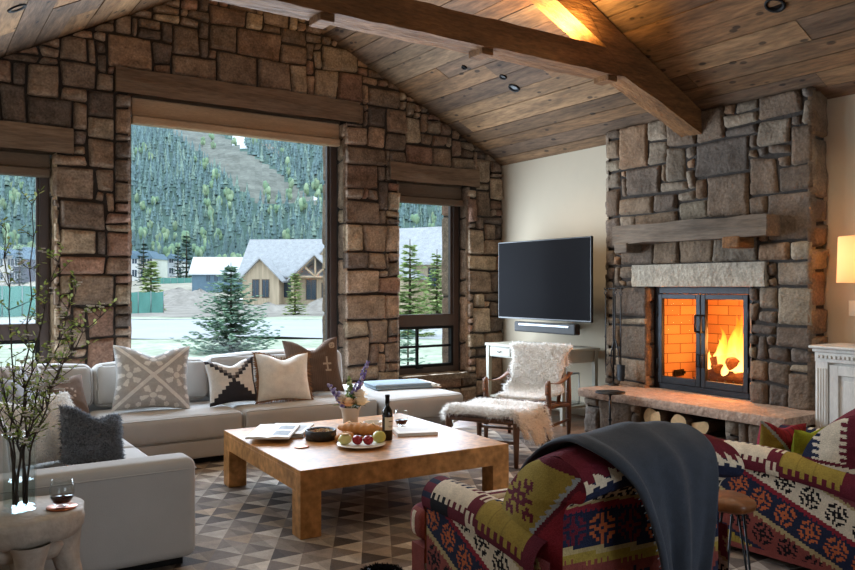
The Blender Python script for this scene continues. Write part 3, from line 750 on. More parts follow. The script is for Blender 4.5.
cushion('throw_cushion', 'large pale grey cushion with diagonal cross bands and leafy motif on the back sofa section', .64, .57, .2, (1.75, 6.79, .45), -.12, .34, .05, 'cloth', pat_damask, n=90, chop=.07)
def pat_step(u, v):
    n = 13; i, j = int(u*n), int(v*n); x, y = i-(n-1)/2, j-(n-1)/2
    W, G, D = C(216, 214, 210), C(112, 110, 112), C(52, 52, 58)
    if i >= n-1: return D
    k = abs(x)-abs(y)
    if y < 0 and abs(x) <= abs(y)-1: return D
    if -1 <= k <= 0.5: return G if (i+j) % 2 else D
    if y > 0 and k < -1: return W
    return W
cushion('throw_cushion', 'black grey and white cushion with stepped blocks standing beside the cream cushion', .45, .41, .16, (2.43, 6.73, .453), -.06, .3, -.05, 'cloth', pat_step, n=78, back=C(60, 60, 64), chop=.05)
def fringe(root, f, col, n=70, ln=.05, sides='lrb'):
    mb = MB(col); rg = random.Random(4)
    for k in range(n):
        t = k/n
        for sd in sides:
            u, v = {'l': (0, t), 'r': (1, t), 'b': (t, 0), 't': (t, 1)}[sd]
            p = f(-1)(u, v); q = f(-1)(.5, .5); d = (p-q); d.y = 0; d.normalize()
            e = p+d*ln*rg.uniform(.6, 1.2)+V((rg.uniform(-.012, .012), rg.uniform(-.012, .012), -.012)); s = V((-d.z, 0, d.x))*.006
            mb.add([p-s, p+s, e], [(0, 1, 2)], mul(col, rg.uniform(.6, 1.3)))
    return mb.build('fringe', 'cloth', root, recalc=False)
r, f, X = cushion('throw_cushion', 'plain cream cushion with brown fringed edges on the back sofa section', .51, .45, .2, (2.9, 6.67, .453), -.10, .32, .03, 'cloth', lambda u, v: C(228, 223, 214), chop=.05)
fringe(r, f, C(132, 98, 70), sides='lrbt')
def pat_brown(u, v):
    b = C(92, 74, 62); li = C(158, 144, 128)
    x, y = u-.72, v-.5
    if (abs(x) < .02 and abs(y) < .14) or (abs(y) < .02 and abs(x) < .08) or (abs(y+.12) < .015 and abs(x) < .06): return li
    if abs(math.hypot(u-.86, v-.84)-.05) < .015 or abs(u-.86)+abs(v-.84) < .03: return li
    return mul(b, .9+.2*(math.sin(u*200) > 0))
cushion('throw_cushion', 'dark brown cushion with pale embroidered motif behind the cream fringed cushion', .56, .56, .18, (3.3, 6.88, .453), -.2, .3, -.05, 'cloth', pat_brown, n=60, chop=.1)
def pat_brown2(u, v):
    x, y = u-.6, v-.5
    if abs(math.hypot(x, y)-.12) < .025 and math.sin(math.atan2(y, x)*8) > -.2: return C(176, 160, 146)
    return C(112, 96, 86)
cushion('throw_cushion', 'small taupe cushion with embroidered flower low in the sofa corner', .46, .38, .16, (1.05, 6.72, .453), .35, .5, .06, 'cloth', pat_brown2, n=50)
def pat_stripe(u, v): return C(186, 182, 178) if math.sin(u*46) > -.1 else C(146, 142, 140)
cushion('throw_cushion', 'striped light grey cushion in the sofa corner behind the branches', .52, .5, .18, (.80, 6.56, .453), .85, .32, .0, 'cloth', pat_stripe, n=40)
cushion('throw_cushion', 'plain bluish grey cushion leaning on the left sofa back behind the branches', .5, .48, .18, (.72, 5.93, .453), 1.15, .32, .0, 'cloth', lambda u, v: C(160, 164, 170), n=30)
def strands(name, parent, surf, n, ln, col, wid=.005, droop=.5, var=.35, seed=1, mtl='wooltip', curl=.4, und=None):
    """wool strands over a surface; surf(u,v) -> (point, normal)"""
    rg = random.Random(seed); mb = MB(col)
    for _ in range(n):
        p, nn = surf(rg.random(), rg.random())
        t = V((rg.uniform(-1, 1), rg.uniform(-1, 1), rg.uniform(-1, 1)))
        d = (nn+t*curl).normalized(); l = ln*rg.uniform(.5, 1.2)
        s = d.cross(V((rg.uniform(-1, 1), rg.uniform(-1, 1), rg.uniform(-1, 1)))).normalized()*wid
        a = p-nn*.004; b = a+d*l*.55; c = a+d*l+V((0, 0, -droop*l))+t*l*.15
        k = rg.uniform(1-var, 1+var*.4); cc = mul(col, k)
        mb.add([a-s, a+s, b+s*.7, b-s*.7, c], [(0, 1, 2, 3), (3, 2, 4)], [mul(cc, .8), cc], True)
    return mb.build(name, mtl, parent, recalc=False)
def surf_of(f):
    def g(u, v):
        p = V(f(u, v)); e = .01
        a = V(f(min(u+e, 1), v))-V(f(max(u-e, 0), v)); b = V(f(u, min(v+e, 1)))-V(f(u, max(v-e, 0)))
        n = a.cross(b); return p, (n.normalized() if n.length > 1e-9 else V((0, 0, 1)))
    return g
def flip(s_): return lambda u, v: (lambda q: (q[0], -q[1]))(s_(u, v))
r, f, X = cushion('throw_cushion', 'fluffy charcoal grey cushion tilted against the white shaggy one behind the near sofa arm', .40, .36, .17, (.95, 4.83, .45), .5, .5, .32, 'cloth', lambda u, v: C(120, 124, 130), n=24)
strands('fluff', r, surf_of(f(-1)), 7000, .028, C(140, 145, 151), .0022, .2, .6, 2, 'fluff', 1.1)
strands('fluff', r, flip(surf_of(f(1))), 1500, .028, C(122, 126, 132), .0025, .2, .6, 3, 'fluff', 1.1)
r, f, X = cushion('throw_cushion', 'big white shaggy cushion behind the fluffy charcoal one on the left sofa section', .74, .46, .2, (.68, 5.02, .453), .62, .55, .06, 'wool', None, n=24)
strands('fluff', r, surf_of(f(-1)), 11000, .026, C(250, 249, 246), .0022, .3, .15, 4, 'fluff', 1.0)

# folded blue throw on the chaise end of the sofa
tb = thing('folded_throw', 'folded pale blue wool throw with fringe on the chaise end of the sofa', 'blanket', (4.3, 6.98, .445), -.18)
for k, (w_, d_, z0, z1) in enumerate([(.62, .42, 0, .028), (.6, .40, .026, .056)]):
    mb = MB(); softbox(mb, (-w_/2-.02*k, -d_/2, z0), (w_/2, d_/2, z1), .014, .006)
    mb.v = [(x, y, z+.012*nz(x*5, y*5, k)*(z/.08)) for x, y, z in mb.v]; weld(mb.build('fold', 'bluethrow', tb))
mb = MB(); rg = random.Random(6)
for k in range(90):
    y = rg.uniform(-.2, .2); z = rg.choice([.012, .045]); x = .3
    mb.tube([(x, y, z), (x+.05, y+rg.uniform(-.02, .02), z*.8), (x+.09+rg.uniform(-.02, .02), y+rg.uniform(-.03, .03), max(.008, z*.5))], [.006, .006, .004], 4)
mb.build('fringe', 'wool', tb)

# ------------------------------------------------------------------ coffee table
ct = thing('coffee_table', 'low square burl wood coffee table with thick block legs on the rug', 'table', (2.72, 4.94, .014), -.045)
W2 = .762; Z = .405
mb = MB(); mb.box((-W2, -W2, Z-.03), (W2, W2, Z)); mb.build('tabletop', 'burl', ct, bevel=.004)
for (lo, hi) in (((-W2, -W2, Z-.135), (W2, -W2+.03, Z-.029)), ((-W2, W2-.03, Z-.135), (W2, W2, Z-.029)), ((-W2, -W2+.03, Z-.135), (-W2+.03, W2-.03, Z-.029)), ((W2-.03, -W2+.03, Z-.135), (W2, W2-.03, Z-.029))):
    mb = MB(); mb.box(lo, hi); mb.build('apron', 'burl', ct, bevel=.002)
for sx in (-1, 1):
    for sy in (-1, 1):
        mb = MB(); x, y = sx*(W2-.066), sy*(W2-.066); mb.box((x-.0665, y-.0665, 0), (x+.0665, y+.0665, Z-.134)); mb.build('leg', 'burl', ct, bevel=.003)
TZ = .4195
# magazines
def book(name, label, loc, rz, w, d, t, cols, cat='magazine', open_=False):
    r = thing(name, label, cat, loc, rz)
    if open_:
        for sg in (-1, 1):
            mb = MB(C(226, 222, 214))
            def f(u, v, sg=sg): return (sg*u*w/2, (v-.5)*d, t*(.35+.65*math.sin(min(1, u*1.5+.12)*PI*.62))*(1-.25*u))
            def cf(u, v):
                if .12 < u < .88 and (.14 < v < .46 or .56 < v < .86) and sg > 0: return mul(C(120, 124, 128), .8+.5*abs(nz(u*9, v*9, sg)))
                if .12 < u < .88 and (.2 < v < .9) and sg < 0 and math.sin(v*90) > .2: return C(170, 168, 164)
                return C(226, 222, 214)
            mb.grid(f, 24, 30, cf)
            mb.grid(lambda u, v: (f(u, 0)[0], -d/2 if v < .5 else -d/2, f(u, 0)[2]*(1-v)), 12, 1)
            mb.grid(lambda u, v: (f(u, 1)[0], d/2, f(u, 1)[2]*(1-v)), 12, 1)
            mb.grid(lambda u, v: (sg*w/2, (u-.5)*d, f(1, .5)[2]*(1-v)), 6, 1)
            mb.build('page_block', 'label', r)
    else:
        mb = MB(C(220, 216, 208)); mb.box((-w/2+.004, -d/2+.004, .002), (w/2-.002, d/2-.004, t-.002)); mb.build('page_block', 'label', r)
        mb = MB(cols[0])
        mb.grid(lambda u, v: ((u-.5)*w, (v-.5)*d, t), 20, 24, lambda u, v: cols[1] if (.1 < u < .9 and .25 < v < .8) else cols[0], smooth=False)
        mb.box((-w/2, -d/2, 0), (w/2, d/2, .002)); mb.box((-w/2-.001, -d/2, 0), (-w/2+.002, d/2, t)); mb.build('cover', 'label', r)
    return r
book('magazine', 'open white magazine with grey pictures at the left corner of the coffee table', (2.2, 5.27, TZ+.032), -.58, .30, .5, .02, None, open_=True)
book('magazine', 'closed magazine with dark cover under the open one on the coffee table', (2.32, 5.40, TZ), -.50, .34, .46, .016, [C(46, 44, 44), C(60, 58, 56)])
book('magazine', 'pale closed magazine in the middle of the coffee table stack', (2.36, 5.38, TZ+.0165), -.66, .30, .42, .014, [C(198, 194, 188), C(150, 150, 150)])
book('picture_book', 'thin open white book lying right of the wine bottle on the coffee table', (3.13, 4.85, TZ), -.35, .30, .26, .022, [C(222, 218, 210), C(204, 202, 198)], cat='book')
# black bowl of nuts
bw = thing('nut_bowl', 'low black stone bowl of nuts beside the magazines', 'bowl', (2.44, 5.0, TZ))
mb = MB(); mb.lathe([(.095, 0), (.108, .006), (.11, .068), (.106, .072), (.094, .068), (.09, .03), (.0001, .028)], n=36); mb.build('bowl_wall', 'blackbowl', bw)
rg = random.Random(12); mb = MB()
for k in range(150):
    a, q = rg.uniform(0, 2*PI), .08*math.sqrt(rg.random())
    mb.ball((q*math.cos(a), q*math.sin(a), .05+rg.uniform(-.008, .012)), rg.uniform(.007, .011), 6, 4, rg.choice([C(200, 170, 120), C(170, 126, 80), C(222, 200, 160), C(120, 84, 52)]), (1, .7, .7))
o = mb.build('mixed_nuts', 'nut', None, loc=(2.44, 5.0, TZ)); tag(o, 'mixed nuts heaped in the low black bowl', 'nuts', kind='stuff')
# glass coaster
cs = MB(); cs.lathe([(.045, 0), (.05, .003), (.05, .006), (.046, .008), (.0001, .007)], n=28); o = cs.build('coaster', 'copper', None, loc=(2.216, 4.83, TZ)); tag(o, 'thin round rosy coaster on the near left of the coffee table', 'coaster')
# bread
def loaf(name, label, a, b, r, scores):
    a, b = V(a), V(b); t = thing(name, label, 'bread', tuple((a+b)/2)); mb = MB()
    n = 22; path = [(a-b)*(.5-i/n)+V((0, 0, 0)) for i in range(n+1)]
    mb.tube([p+V((0, 0, r*.78)) for p in path], [r*max(.12, (1-abs(2*i/n-1)**3.2))**.6*(1+.07*math.sin(i*2.1)) for i in range(n+1)], 14, flat=.85)
    mb.build('crust', 'crust', t)
    mb = MB(); d = (b-a).normalized(); s_ = d.cross(V((0, 0, 1)))
    for k in range(scores):
        c = (a-b)*(.5-(k+1)/(scores+1)); mb.tube([c-d*.04-s_*r*.5+V((0, 0, r*1.42)), c+V((0, 0, r*1.66)), c+d*.04+s_*r*.5+V((0, 0, r*1.42))], [.003, r*.16, .003], 6)
    mb.build('score_mark', 'cutwood', t); return t
loaf('bread_loaf', 'long crusty loaf lying behind the fruit plate', (2.66, 5.16, TZ), (2.87, 4.84, TZ), .052, 3)
loaf('bread_roll', 'smaller crusty loaf end between the nut bowl and the fruit plate', (2.47, 4.83, TZ), (2.64, 4.90, TZ), .036, 1)
# plate of fruit
pc = (2.56, 4.63)
pl = thing('fruit_plate', 'shallow oval white plate carrying the fruit', 'plate', (*pc, TZ))
mb = MB(); mb.lathe([(.06, 0), (.07, .004), (.13, .012), (.165, .02), (.163, .024), (.125, .016), (.06, .010), (.0001, .010)], n=40); mb.build('plate_dish', 'china', pl)
ux = V((.831, -.556, 0))
def onplate(s_, t, r): p = V((*pc, 0))+ux*s_+V((.556, .831, 0))*t; return (p.x, p.y, TZ+.0115)
def fruit(name, label, p, r, m_, sq=(1, 1, .92), stem=True):
    t = thing(name, label, 'fruit', p); mb = MB()
    def f(u, v):
        th = 2*PI*u; ph = PI*(v-.5)*.999; rr = r*(1-.13*math.exp(-((abs(ph)-PI/2)/.3)**2))
        return (rr*math.cos(th)*math.cos(ph)*sq[0], rr*math.sin(th)*math.cos(ph)*sq[1], r*sq[2]*.98+rr*math.sin(ph)*sq[2])
    mb.grid(f, 20, 14, closeu=True); mb.build('skin', m_, t)
    if stem: mb = MB(); mb.tube([(0, 0, r*1.6*sq[2]), (.004, 0, r*2.15*sq[2])], [.003, .002], 6); mb.build('stem', 'stem', t)
    return t
fruit('plum', 'red plum beside the cut green fruit on the plate', onplate(-.025, -.0, .036), .036, 'redfruit')
fruit('plum', 'red plum beside the yellow green apple on the plate', onplate(.048, -.005, .036), .036, 'redfruit')
fruit('apple', 'round yellow green apple at the bottle side of the plate', onplate(.118, .06, .045), .046, 'greenfruit')
t = thing('cut_melon', 'pale green cut fruit half at the left edge of the plate', 'fruit', onplate(-.108, .0, 0)); mb = MB()
mb.ball((0, 0, .038), .042, 18, 10, sq=(1.15, .9, .9)); mb.build('rind', 'cutfruit', t)
mb = MB(); mb.lathe([(.0001, .076), (.02, .0755), (.03, .071)], n=16); mb.build('flesh', 'cutwood', t)
# bottle
bt = thing('wine_bottle', 'dark wine bottle with pale label standing on the coffee table', 'bottle', (2.82, 4.72, TZ))
mb = MB(); mb.lathe([(.0001, .004), (.03, 0), (.037, .005), (.0375, .19), (.034, .21), (.018, .235), (.0145, .25), (.0145, .30), (.0165, .302), (.0165, .316), (.014, .318), (.0001, .318)], n=28); mb.build('glass_body', 'bottle', bt)
mb = MB()
mb.grid(lambda u, v: (.0382*math.cos(-2.6+u*2.6), .0382*math.sin(-2.6+u*2.6), .075+v*.09), 24, 24, lambda u, v: C(120, 104, 84) if (.62 < v < .7 and .3 < u < .7) or (.3 < v < .34 and .25 < u < .75) or (.2 < v < .23 and .35 < u < .65) else C(214, 204, 184)); mb.build('paper_label', 'label', bt, recalc=False)
mb = MB(); mb.lathe([(.0155, .258), (.0155, .30), (.0172, .303), (.0172, .319), (.0001, .3195)], n=20); mb.build('capsule', 'black', bt)
# white bowl
b2 = thing('small_bowl', 'small white bowl between the flower vase and the wine bottle', 'bowl', (2.93, 5.12, TZ)); mb = MB()
mb.lathe([(.035, 0), (.04, .004), (.062, .03), (.07, .062), (.066, .062), (.055, .028), (.0001, .012)], n=32); mb.build('bowl_wall', 'china', b2)
def wineglass(label, loc, s_=1.0):
    t = thing('wine_glass', label, 'glass', loc); mb = MB()
    P = [(.0001, .004), (.026, .002), (.036, .014), (.047, .04), (.05, .06), (.047, .085), (.040, .112), (.0385, .112), (.0455, .085), (.0485, .06), (.0455, .04), (.034, .016), (.0001, .008)]
    mb.lathe([(r*s_, z*s_) for r, z in P], n=32); mb.build('glass_body', 'glass', t)
    mb = MB(); mb.lathe([(0.0001, .0095*s_), (.033*s_, .0175*s_), (.0445*s_, .041*s_), (.0450*s_, .044*s_), (.0001, .044*s_)], n=32); mb.build('red_wine', 'wine', t)
    return t
wineglass('stemless glass of red wine behind the bottle on the coffee table', (3.19, 5.13, TZ), 1.1)

# flower vase
fv = (2.874, 5.37)
t = thing('flower_vase', 'cream ribbed ceramic vase holding the mixed flowers', 'vase', (*fv, TZ)); mb = MB()
mb.lathe([(.05, 0), (.056, .004), (.06, .06), (.068, .115), (.08, .138), (.083, .146), (.078, .148), (.066, .12), (.055, .05), (.0001, .03)], n=40, wob=lambda th, z: 1+.012*math.cos(20*th)); mb.build('vase_body', 'ceramic', t)
rg = random.Random(31)
def stemline(tip, base=None):
    b = V((*fv, TZ+.05)) if base is None else V(base); tip = V(tip); mid = (b+tip)/2; mid += (V((fv[0], fv[1], mid.z))-mid)*.35
    return [b, lerp(b, mid, .5), mid, lerp(mid, tip, .5), tip]
def off(s_, t, h): p = V((*fv, 0))+ux*s_+V((.556, .831, 0))*t; return (p.x, p.y, TZ+h)
def lavender(label, tip, ln, cols):
    P = stemline(tip); t = thing('delphinium_stem', label, 'flower', tuple(P[0])); o_ = P[0]
    mb = MB(C(92, 112, 66)); mb.tube([p-o_ for p in P], [.003, .003, .003, .002, .002], 6); mb.build('stalk', 'leaf', t)
    mb = MB(); d = (P[4]-P[2]).normalized()
    for k in range(60):
        q = k/60; c = P[4]-d*ln*(1-q)-o_; a = rg.uniform(0, 2*PI); rr = .032*(1-q*.75)
        s1 = d.orthogonal().normalized(); s2 = d.cross(s1); c = c+(s1*math.cos(a)+s2*math.sin(a))*rr
        mb.ball(tuple(c), rg.uniform(.011, .017)*(1-q*.4), 6, 4, mul(rg.choice(cols), rg.uniform(.7, 1.2)))
    mb.build('florets', 'leaf', t)
PU = [C(164, 152, 202), C(180, 170, 212), C(132, 118, 178), C(204, 198, 226), C(222, 220, 232)]
lavender('purple flower spike reaching furthest right in the ceramic vase', off(.14, .02, .50), .30, PU)
lavender('purple flower spike leaning left in the ceramic vase', off(-.17, -.03, .33), .19, PU)
lavender('short purple flower spike low on the left of the ceramic vase', off(-.11, -.06, .26), .15, PU)
lavender('green white flower spike standing upright in the middle of the ceramic vase', off(-.01, .04, .38), .2, [C(150, 170, 110), C(190, 200, 150), C(120, 146, 88)])
def rose(label, p, r, col):
    t = thing('rose', label, 'flower', p); mb = MB()
    for ring, (n, rr, op, hgt) in enumerate([(1, .35, .0, 1.0), (4, .55, .25, .95), (5, .8, .5, .8), (6, 1.0, .85, .55)]):
        for k in range(n):
            a0 = 2*PI*(k+ring*.37)/n; wd = 2.2*PI/n if n > 1 else 2*PI
            def f(u, v, a0=a0, wd=wd, rr=rr, op=op, hgt=hgt):
                a = a0+(u-.5)*wd; q = r*rr*(.45+.55*math.sin(v*PI*.5)+op*.35*v*v)
                return (q*math.cos(a), q*math.sin(a), r*(-.5+1.3*v*hgt-op*.25*v**3)-.12*r*abs(u-.5)*v)
            oc = mb.col; mb.col = mul(col, 1.12-.06*(3-ring)); mb.grid(f, 6, 5); mb.col = oc
    mb.build('petals', 'leaf', t, recalc=False)
    mb = MB(C(86, 110, 60)); b = V((*fv, TZ+.06))-V(p); mb.tube([(0, 0, -r*.4), tuple(b*.5+V((0, 0, -.02))), tuple(b)], .003, 6); mb.build('stalk', 'leaf', t)
rose('peach rose in front at the middle of the ceramic vase', off(-.005, -.08, .19), .05, C(226, 190, 150))
rose('cream rose on the right rim of the ceramic vase', off(.085, -.05, .195), .055, C(236, 222, 196))
rose('cream rose highest on the right of the ceramic vase', off(.07, .0, .245), .052, C(236, 224, 204))
rose('small cream rose low on the left of the ceramic vase', off(-.06, -.045, .215), .042, C(222, 206, 184))
def leafblade(mb, p, d, ln, w, col, up=V((0, 0, 1))):
    p, d = V(p), V(d).normalized(); s_ = d.cross(up); s_ = s_.normalized()*w if s_.length > 1e-4 else V((w, 0, 0))
    n = s_.cross(d).normalized()*w*.35
    a, b, c = p+d*ln*.33, p+d*ln*.7, p+d*ln-V((0, 0, ln*.12))
    mb.add([p, a+s_*.85, a+n*-1, a-s_*.85, b+s_*.7, b-n, b-s_*.7, c], [(0, 2, 1), (0, 3, 2), (1, 2, 5, 4), (2, 3, 6, 5), (4, 5, 7), (5, 6, 7)], col, True)
t = thing('leafy_sprig', 'dark green leaves spilling over the rim of the ceramic vase', 'foliage', (*fv, TZ+.1)); mb = MB()
for k in range(60):
    a = rg.uniform(0, 2*PI); e = rg.uniform(-.1, 1.1); d = (math.cos(a)*math.cos(e), math.sin(a)*math.cos(e), math.sin(e))
    leafblade(mb, (d[0]*.05, d[1]*.05, .05+rg.uniform(0, .05)), d, rg.uniform(.05, .1), .014, mul(rg.choice([C(70, 96, 50), C(92, 118, 66), C(52, 76, 42)]), rg.uniform(.8, 1.2)))
mb.build('leaves', 'leaf', t, recalc=False)

# ------------------------------------------------------------------ root side table with the vase of branches
st = thing('side_table', 'limed root wood side table beside the near sofa arm', 'table', (.44, 3.83, 0), .3)
wob = lambda th, z: 1+.05*math.sin(2*th+1)+.03*math.sin(5*th)+.02*math.sin(9*th+z*30)
mb = MB(); mb.lathe([(.0001, .40), (.18, .40), (.215, .41), (.235, .445), (.242, .485), (.24, .512), (.232, .52), (.0001, .52)], n=64, wob=wob); mb.build('tabletop', 'limewood', st)
for k in range(4):
    a = 2*PI*k/4-.35; mb = MB(); ca, sa = math.cos(a), math.sin(a)
    def f(u, v, a=a):
        th = 2*PI*u; z = .42*v+.0; r1 = (.055 if v < .15 else .045)+.025*(v-.5)**2*4+.012*nz(math.cos(th)*2, z*7, a*3)
        cx = .165+.02*math.sin(v*5+k); return (ca*cx+r1*math.cos(th)*1.15, sa*cx+r1*math.sin(th)*1.15, z)
    mb.grid(f, 18, 14, closeu=True); mb.add([f(i/18, 0) for i in range(18)], [tuple(range(18))]); mb.build('leg', 'limewood', st)
mb = MB(); mb.lathe([(.0001, .40), (.15, .4), (.17, .37), (.15, .33), (.09, .35), (.0001, .36)], n=40, wob=lambda th, z: 1+.12*math.sin(4*th+.6)); mb.build('apron', 'limewood', st)
VX, VY, VZ = .415, 3.843, .5215
gv = thing('branch_vase', 'tall square clear glass vase of branches on the root side table', 'vase', (VX, VY, VZ), .4); mb = MB()
h, a, b = .33, .056, .051
def sq(r, z, n=24):
    out = []
    for k in range(n):
        th = 2*PI*k/n; c, s_ = math.cos(th), math.sin(th); m_ = (abs(c)**6+abs(s_)**6)**(1/6); out.append((r*c/m_, r*s_/m_, z))
    return out
rings = [sq(.001, 0), sq(a, 0), sq(a, h), sq(b, h), sq(b, .018), sq(.001, .018)]
for k in range(5):
    mb.add(rings[k]+rings[k+1], [(i, (i+1) % 24, 24+(i+1) % 24, 24+i) for i in range(24)], None, k in (1, 3))
mb.build('glass_body', 'vaseglass', gv)
mb = MB(); rw = [sq(.001, .02), sq(.0505, .02), sq(.0505, .13), sq(.001, .13)]
for k in range(3): mb.add(rw[k]+rw[k+1], [(i, (i+1) % 24, 24+(i+1) % 24, 24+i) for i in range(24)], None, False)
mb.build('water', 'water', gv)
cp = MB(); cp.lathe([(.0001, 0), (.06, 0), (.064, .004), (.062, .008), (.0001, .006)], n=32, wob=lambda th, z: 1+.03*math.sin(3*th)); o = cp.build('coaster', 'copper', None, loc=(.575, 3.762, VZ)); tag(o, 'round copper coaster under the wine glass on the root side table', 'coaster')
wineglass('stemless glass of red wine on the copper coaster near the sofa arm', (.575, 3.762, VZ+.0085), 1.05)
rg = random.Random(77)
FWD, RGT = V((.5563, .831, 0)), V((.831, -.5563, 0))
BR = [((.06, .08), (.60, 1.22)), ((-.02, .02), (-.12, .78)), ((.03, .05), (.17, .98)), ((-.05, -.1), (-.20, .60)), ((.30, .02), (.33, .55)), ((.22, -.08), (.24, .40)), ((-.25, .05), (-.35, .92))]
TIPS = [(.045, 1.31, .05), (.16, 1.07, .0), (.33, .82, .03), (.26, .68, -.08), (-.11, 1.2, .1), (-.22, .92, -.05), (-.38, 1.0, .06), (.21, .93, .12)]
for bi, (sx, hz, dp) in enumerate(TIPS):
    t = thing('flowering_branch', 'tall budding branch with small leaves standing in the square glass vase', 'branch', (VX, VY, VZ+.025), 0, 'branches in the glass vase')
    tip = RGT*sx+FWD*dp+V((0, 0, hz)); b0 = V((rg.uniform(-.03, .03), rg.uniform(-.03, .03), 0)); mid = b0+V((0, 0, .3))+RGT*(-sx*.06+rg.uniform(-.02, .02))
    P = []; n = 14
    for k in range(n+1):
        q = k/n; p = b0*(1-q)**2+mid*2*q*(1-q)+tip*q*q
        if k > 4: p = p+V((rg.uniform(-.014, .014), rg.uniform(-.014, .014), rg.uniform(-.01, .01)))
        P.append(p)
    wd = MB(); wd.tube(P, [lerp(.006, .002, k/n) for k in range(n+1)], 6); lf = MB(); bl = MB()
    for k in range(5, n+1):
        for _ in range(3 if hz < 1.1 else 2):
            d = V((rg.uniform(-1, 1), rg.uniform(-1, 1), rg.uniform(.1, 1))).normalized(); ln = rg.uniform(.05, .16)*(1.2-.5*k/n)
            a = P[k]; m_ = a+d*ln*.5+V((0, 0, .01)); e_ = a+d*ln+V((0, 0, .025)); wd.tube([a, m_, e_], [.0022, .0016, .001], 5)
            for q in [.35, .55, .75, .95, 1.0]:
                if rg.random() < .88:
                    pp = a.lerp(e_, q); dd = V((rg.uniform(-1, 1), rg.uniform(-1, 1), rg.uniform(-.2, 1)))
                    leafblade(lf, pp, dd, rg.uniform(.016, .036), .0085, mul(rg.choice([C(168, 182, 100), C(140, 158, 82), C(190, 200, 130), C(112, 128, 68)]), rg.uniform(.8, 1.2)))
            if sx > -.1 and rg.random() < (.4 if hz < .95 else .15):
                for _ in range(4):
                    c = e_+V((rg.uniform(-.016, .016), rg.uniform(-.016, .016), rg.uniform(-.014, .014)))
                    for w_ in range(5):
                        an = 2*PI*w_/5; bl.ball(tuple(c+V((math.cos(an)*.006, math.sin(an)*.006, 0))), .0055, 5, 3, C(236, 230, 222), (1, 1, .5))
    wd.build('twigs', 'twig', t); lf.build('leaves', 'leaf', t, recalc=False)
    if bl.v: bl.build('blossoms', 'leaf', t)
# ------------------------------------------------------------------ sheepskin chair and stool
def bar(mb, a, b, w, d, col=None, n=4):
    """rounded rectangular rail from a to b"""
    a, b = V(a), V(b); mb.tube([a, a.lerp(b, .5), b], [w, w, w], 8, col, flat=d/w); return mb
RZC = -1.089
def curve_pt(P, t):
    t = clamp(t)*(len(P)-1); i = min(int(t), len(P)-2); f = t-i
    p0, p1, p2, p3 = P[max(i-1, 0)], P[i], P[i+1], P[min(i+2, len(P)-1)]
    return tuple(.5*((2*p1[k])+(-p0[k]+p2[k])*f+(2*p0[k]-5*p1[k]+4*p2[k]-p3[k])*f*f+(-p0[k]+3*p1[k]-3*p2[k]+p3[k])*f**3) for k in range(len(p1)))
def sheepskin(label, loc, rz, path, halfw, n, drop=None, seed=1):
    r = thing('sheepskin', label, 'sheepskin', loc, rz)
    def f(u, v):
        p = curve_pt(path, v); w = halfw(v); x = (2*u-1)*w
        w2 = 1+.10*math.sin(v*17+seed)+.06*math.sin(v*31)
        x *= w2; z = p[1]+.012*nz(x*6, v*6, seed); y = p[0]
        if drop:
            ex, dz, m_ = drop
            if x > ex: y, z, x = y+m_*(x-ex), z-(x-ex)*dz-.4*(x-ex)**2, ex+(x-ex)*.35
            elif x < -ex: z, x = z-(-x-ex)*dz*.6, -ex-(-x-ex)*.6
        return V((x, y, z))
    mb = MB(C(214, 200, 182)); mb.grid(f, 26, 34); mb.build('hide', 'wool', r, recalc=False, solid=.008)
    s_ = flip(surf_of(f))
    strands('wool_fleece', r, s_, n, .06, C(253, 250, 245), .0026, .3, .08, seed, 'wooltip', .7)
    return r
sc = thing('safari_chair', 'dark wood safari chair with strap arms facing the coffee table in front of the console', 'chair', (5.04, 5.77, 0), RZC)
for sx in (-1, 1):
    for sy, h in ((-1, .63), (1, .66)):
        mb = MB(); x, y = sx*.315, sy*.29
        mb.tube([(x, y, 0), (x, y, .12), (x, y, .30), (x, y, .40), (x, y, h-.03), (x, y, h)], [.017, .022, .026, .027, .021, .015], 12); lg = mb.build('leg', 'chairwood', sc)
    mb = MB(); bar(mb, (sx*.315, -.29, .385), (sx*.315, .29, .335), .022, .02); bar(mb, (sx*.315, -.29, .2), (sx*.315, .29, .19), .014, .014); mb.build('side_rail', 'chairwood', sc)
    mb = MB(); mb.grid(lambda u, v: (sx*.315+(v-.5)*.05*1, -.315+u*.66, .615+.0*u-.05*math.sin(PI*u)+.03*u), 16, 2)
    mb.grid(lambda u, v: (sx*.315+(v-.5)*.05, -.315+.006*0, .615-u*.12), 6, 2); sb = mb.build('arm_strap', 'leather', sc, solid=.006, recalc=False)
    for z in (.52, .58): m2 = MB(); m2.ball((sx*.315, -.322, z), .008, 8, 5); m2.build('stud', 'copper', sb)
    mb = MB(); bar(mb, (sx*.255, .15, .36), (sx*.235, .40, .87), .02, .017); mb.build('back_rail', 'chairwood', sc)
for y, z in ((-.29, .39), (.29, .34)):
    mb = MB(); bar(mb, (-.315, y, z), (.315, y, z), .022, .02); mb.build('cross_rail', 'chairwood', sc)
mb = MB(); mb.grid(lambda u, v: ((u-.5)*.6, -.29+v*.58, .41-.05*v-.035*math.sin(PI*u)), 12, 8); mb.build('seat', 'leather', sc, solid=.006, recalc=False)
mb = MB(); mb.grid(lambda u, v: ((u-.5)*.48, .20+.19*v+.02*math.sin(PI*u), .46+.38*v), 10, 8); mb.build('backrest', 'leather', sc, solid=.006, recalc=False)
sheepskin('white sheepskin hanging over the back and seat of the safari chair', (5.04, 5.77, 0), RZC, [(.43, .70), (.43, .85), (.375, .89), (.31, .80), (.235, .62), (.17, .50), (.05, .44), (-.12, .435), (-.27, .44)], lambda v: .24+.05*math.sin(v*3.2+.3)-.03*max(0, v-.8)*5*.4, 20000, seed=3)
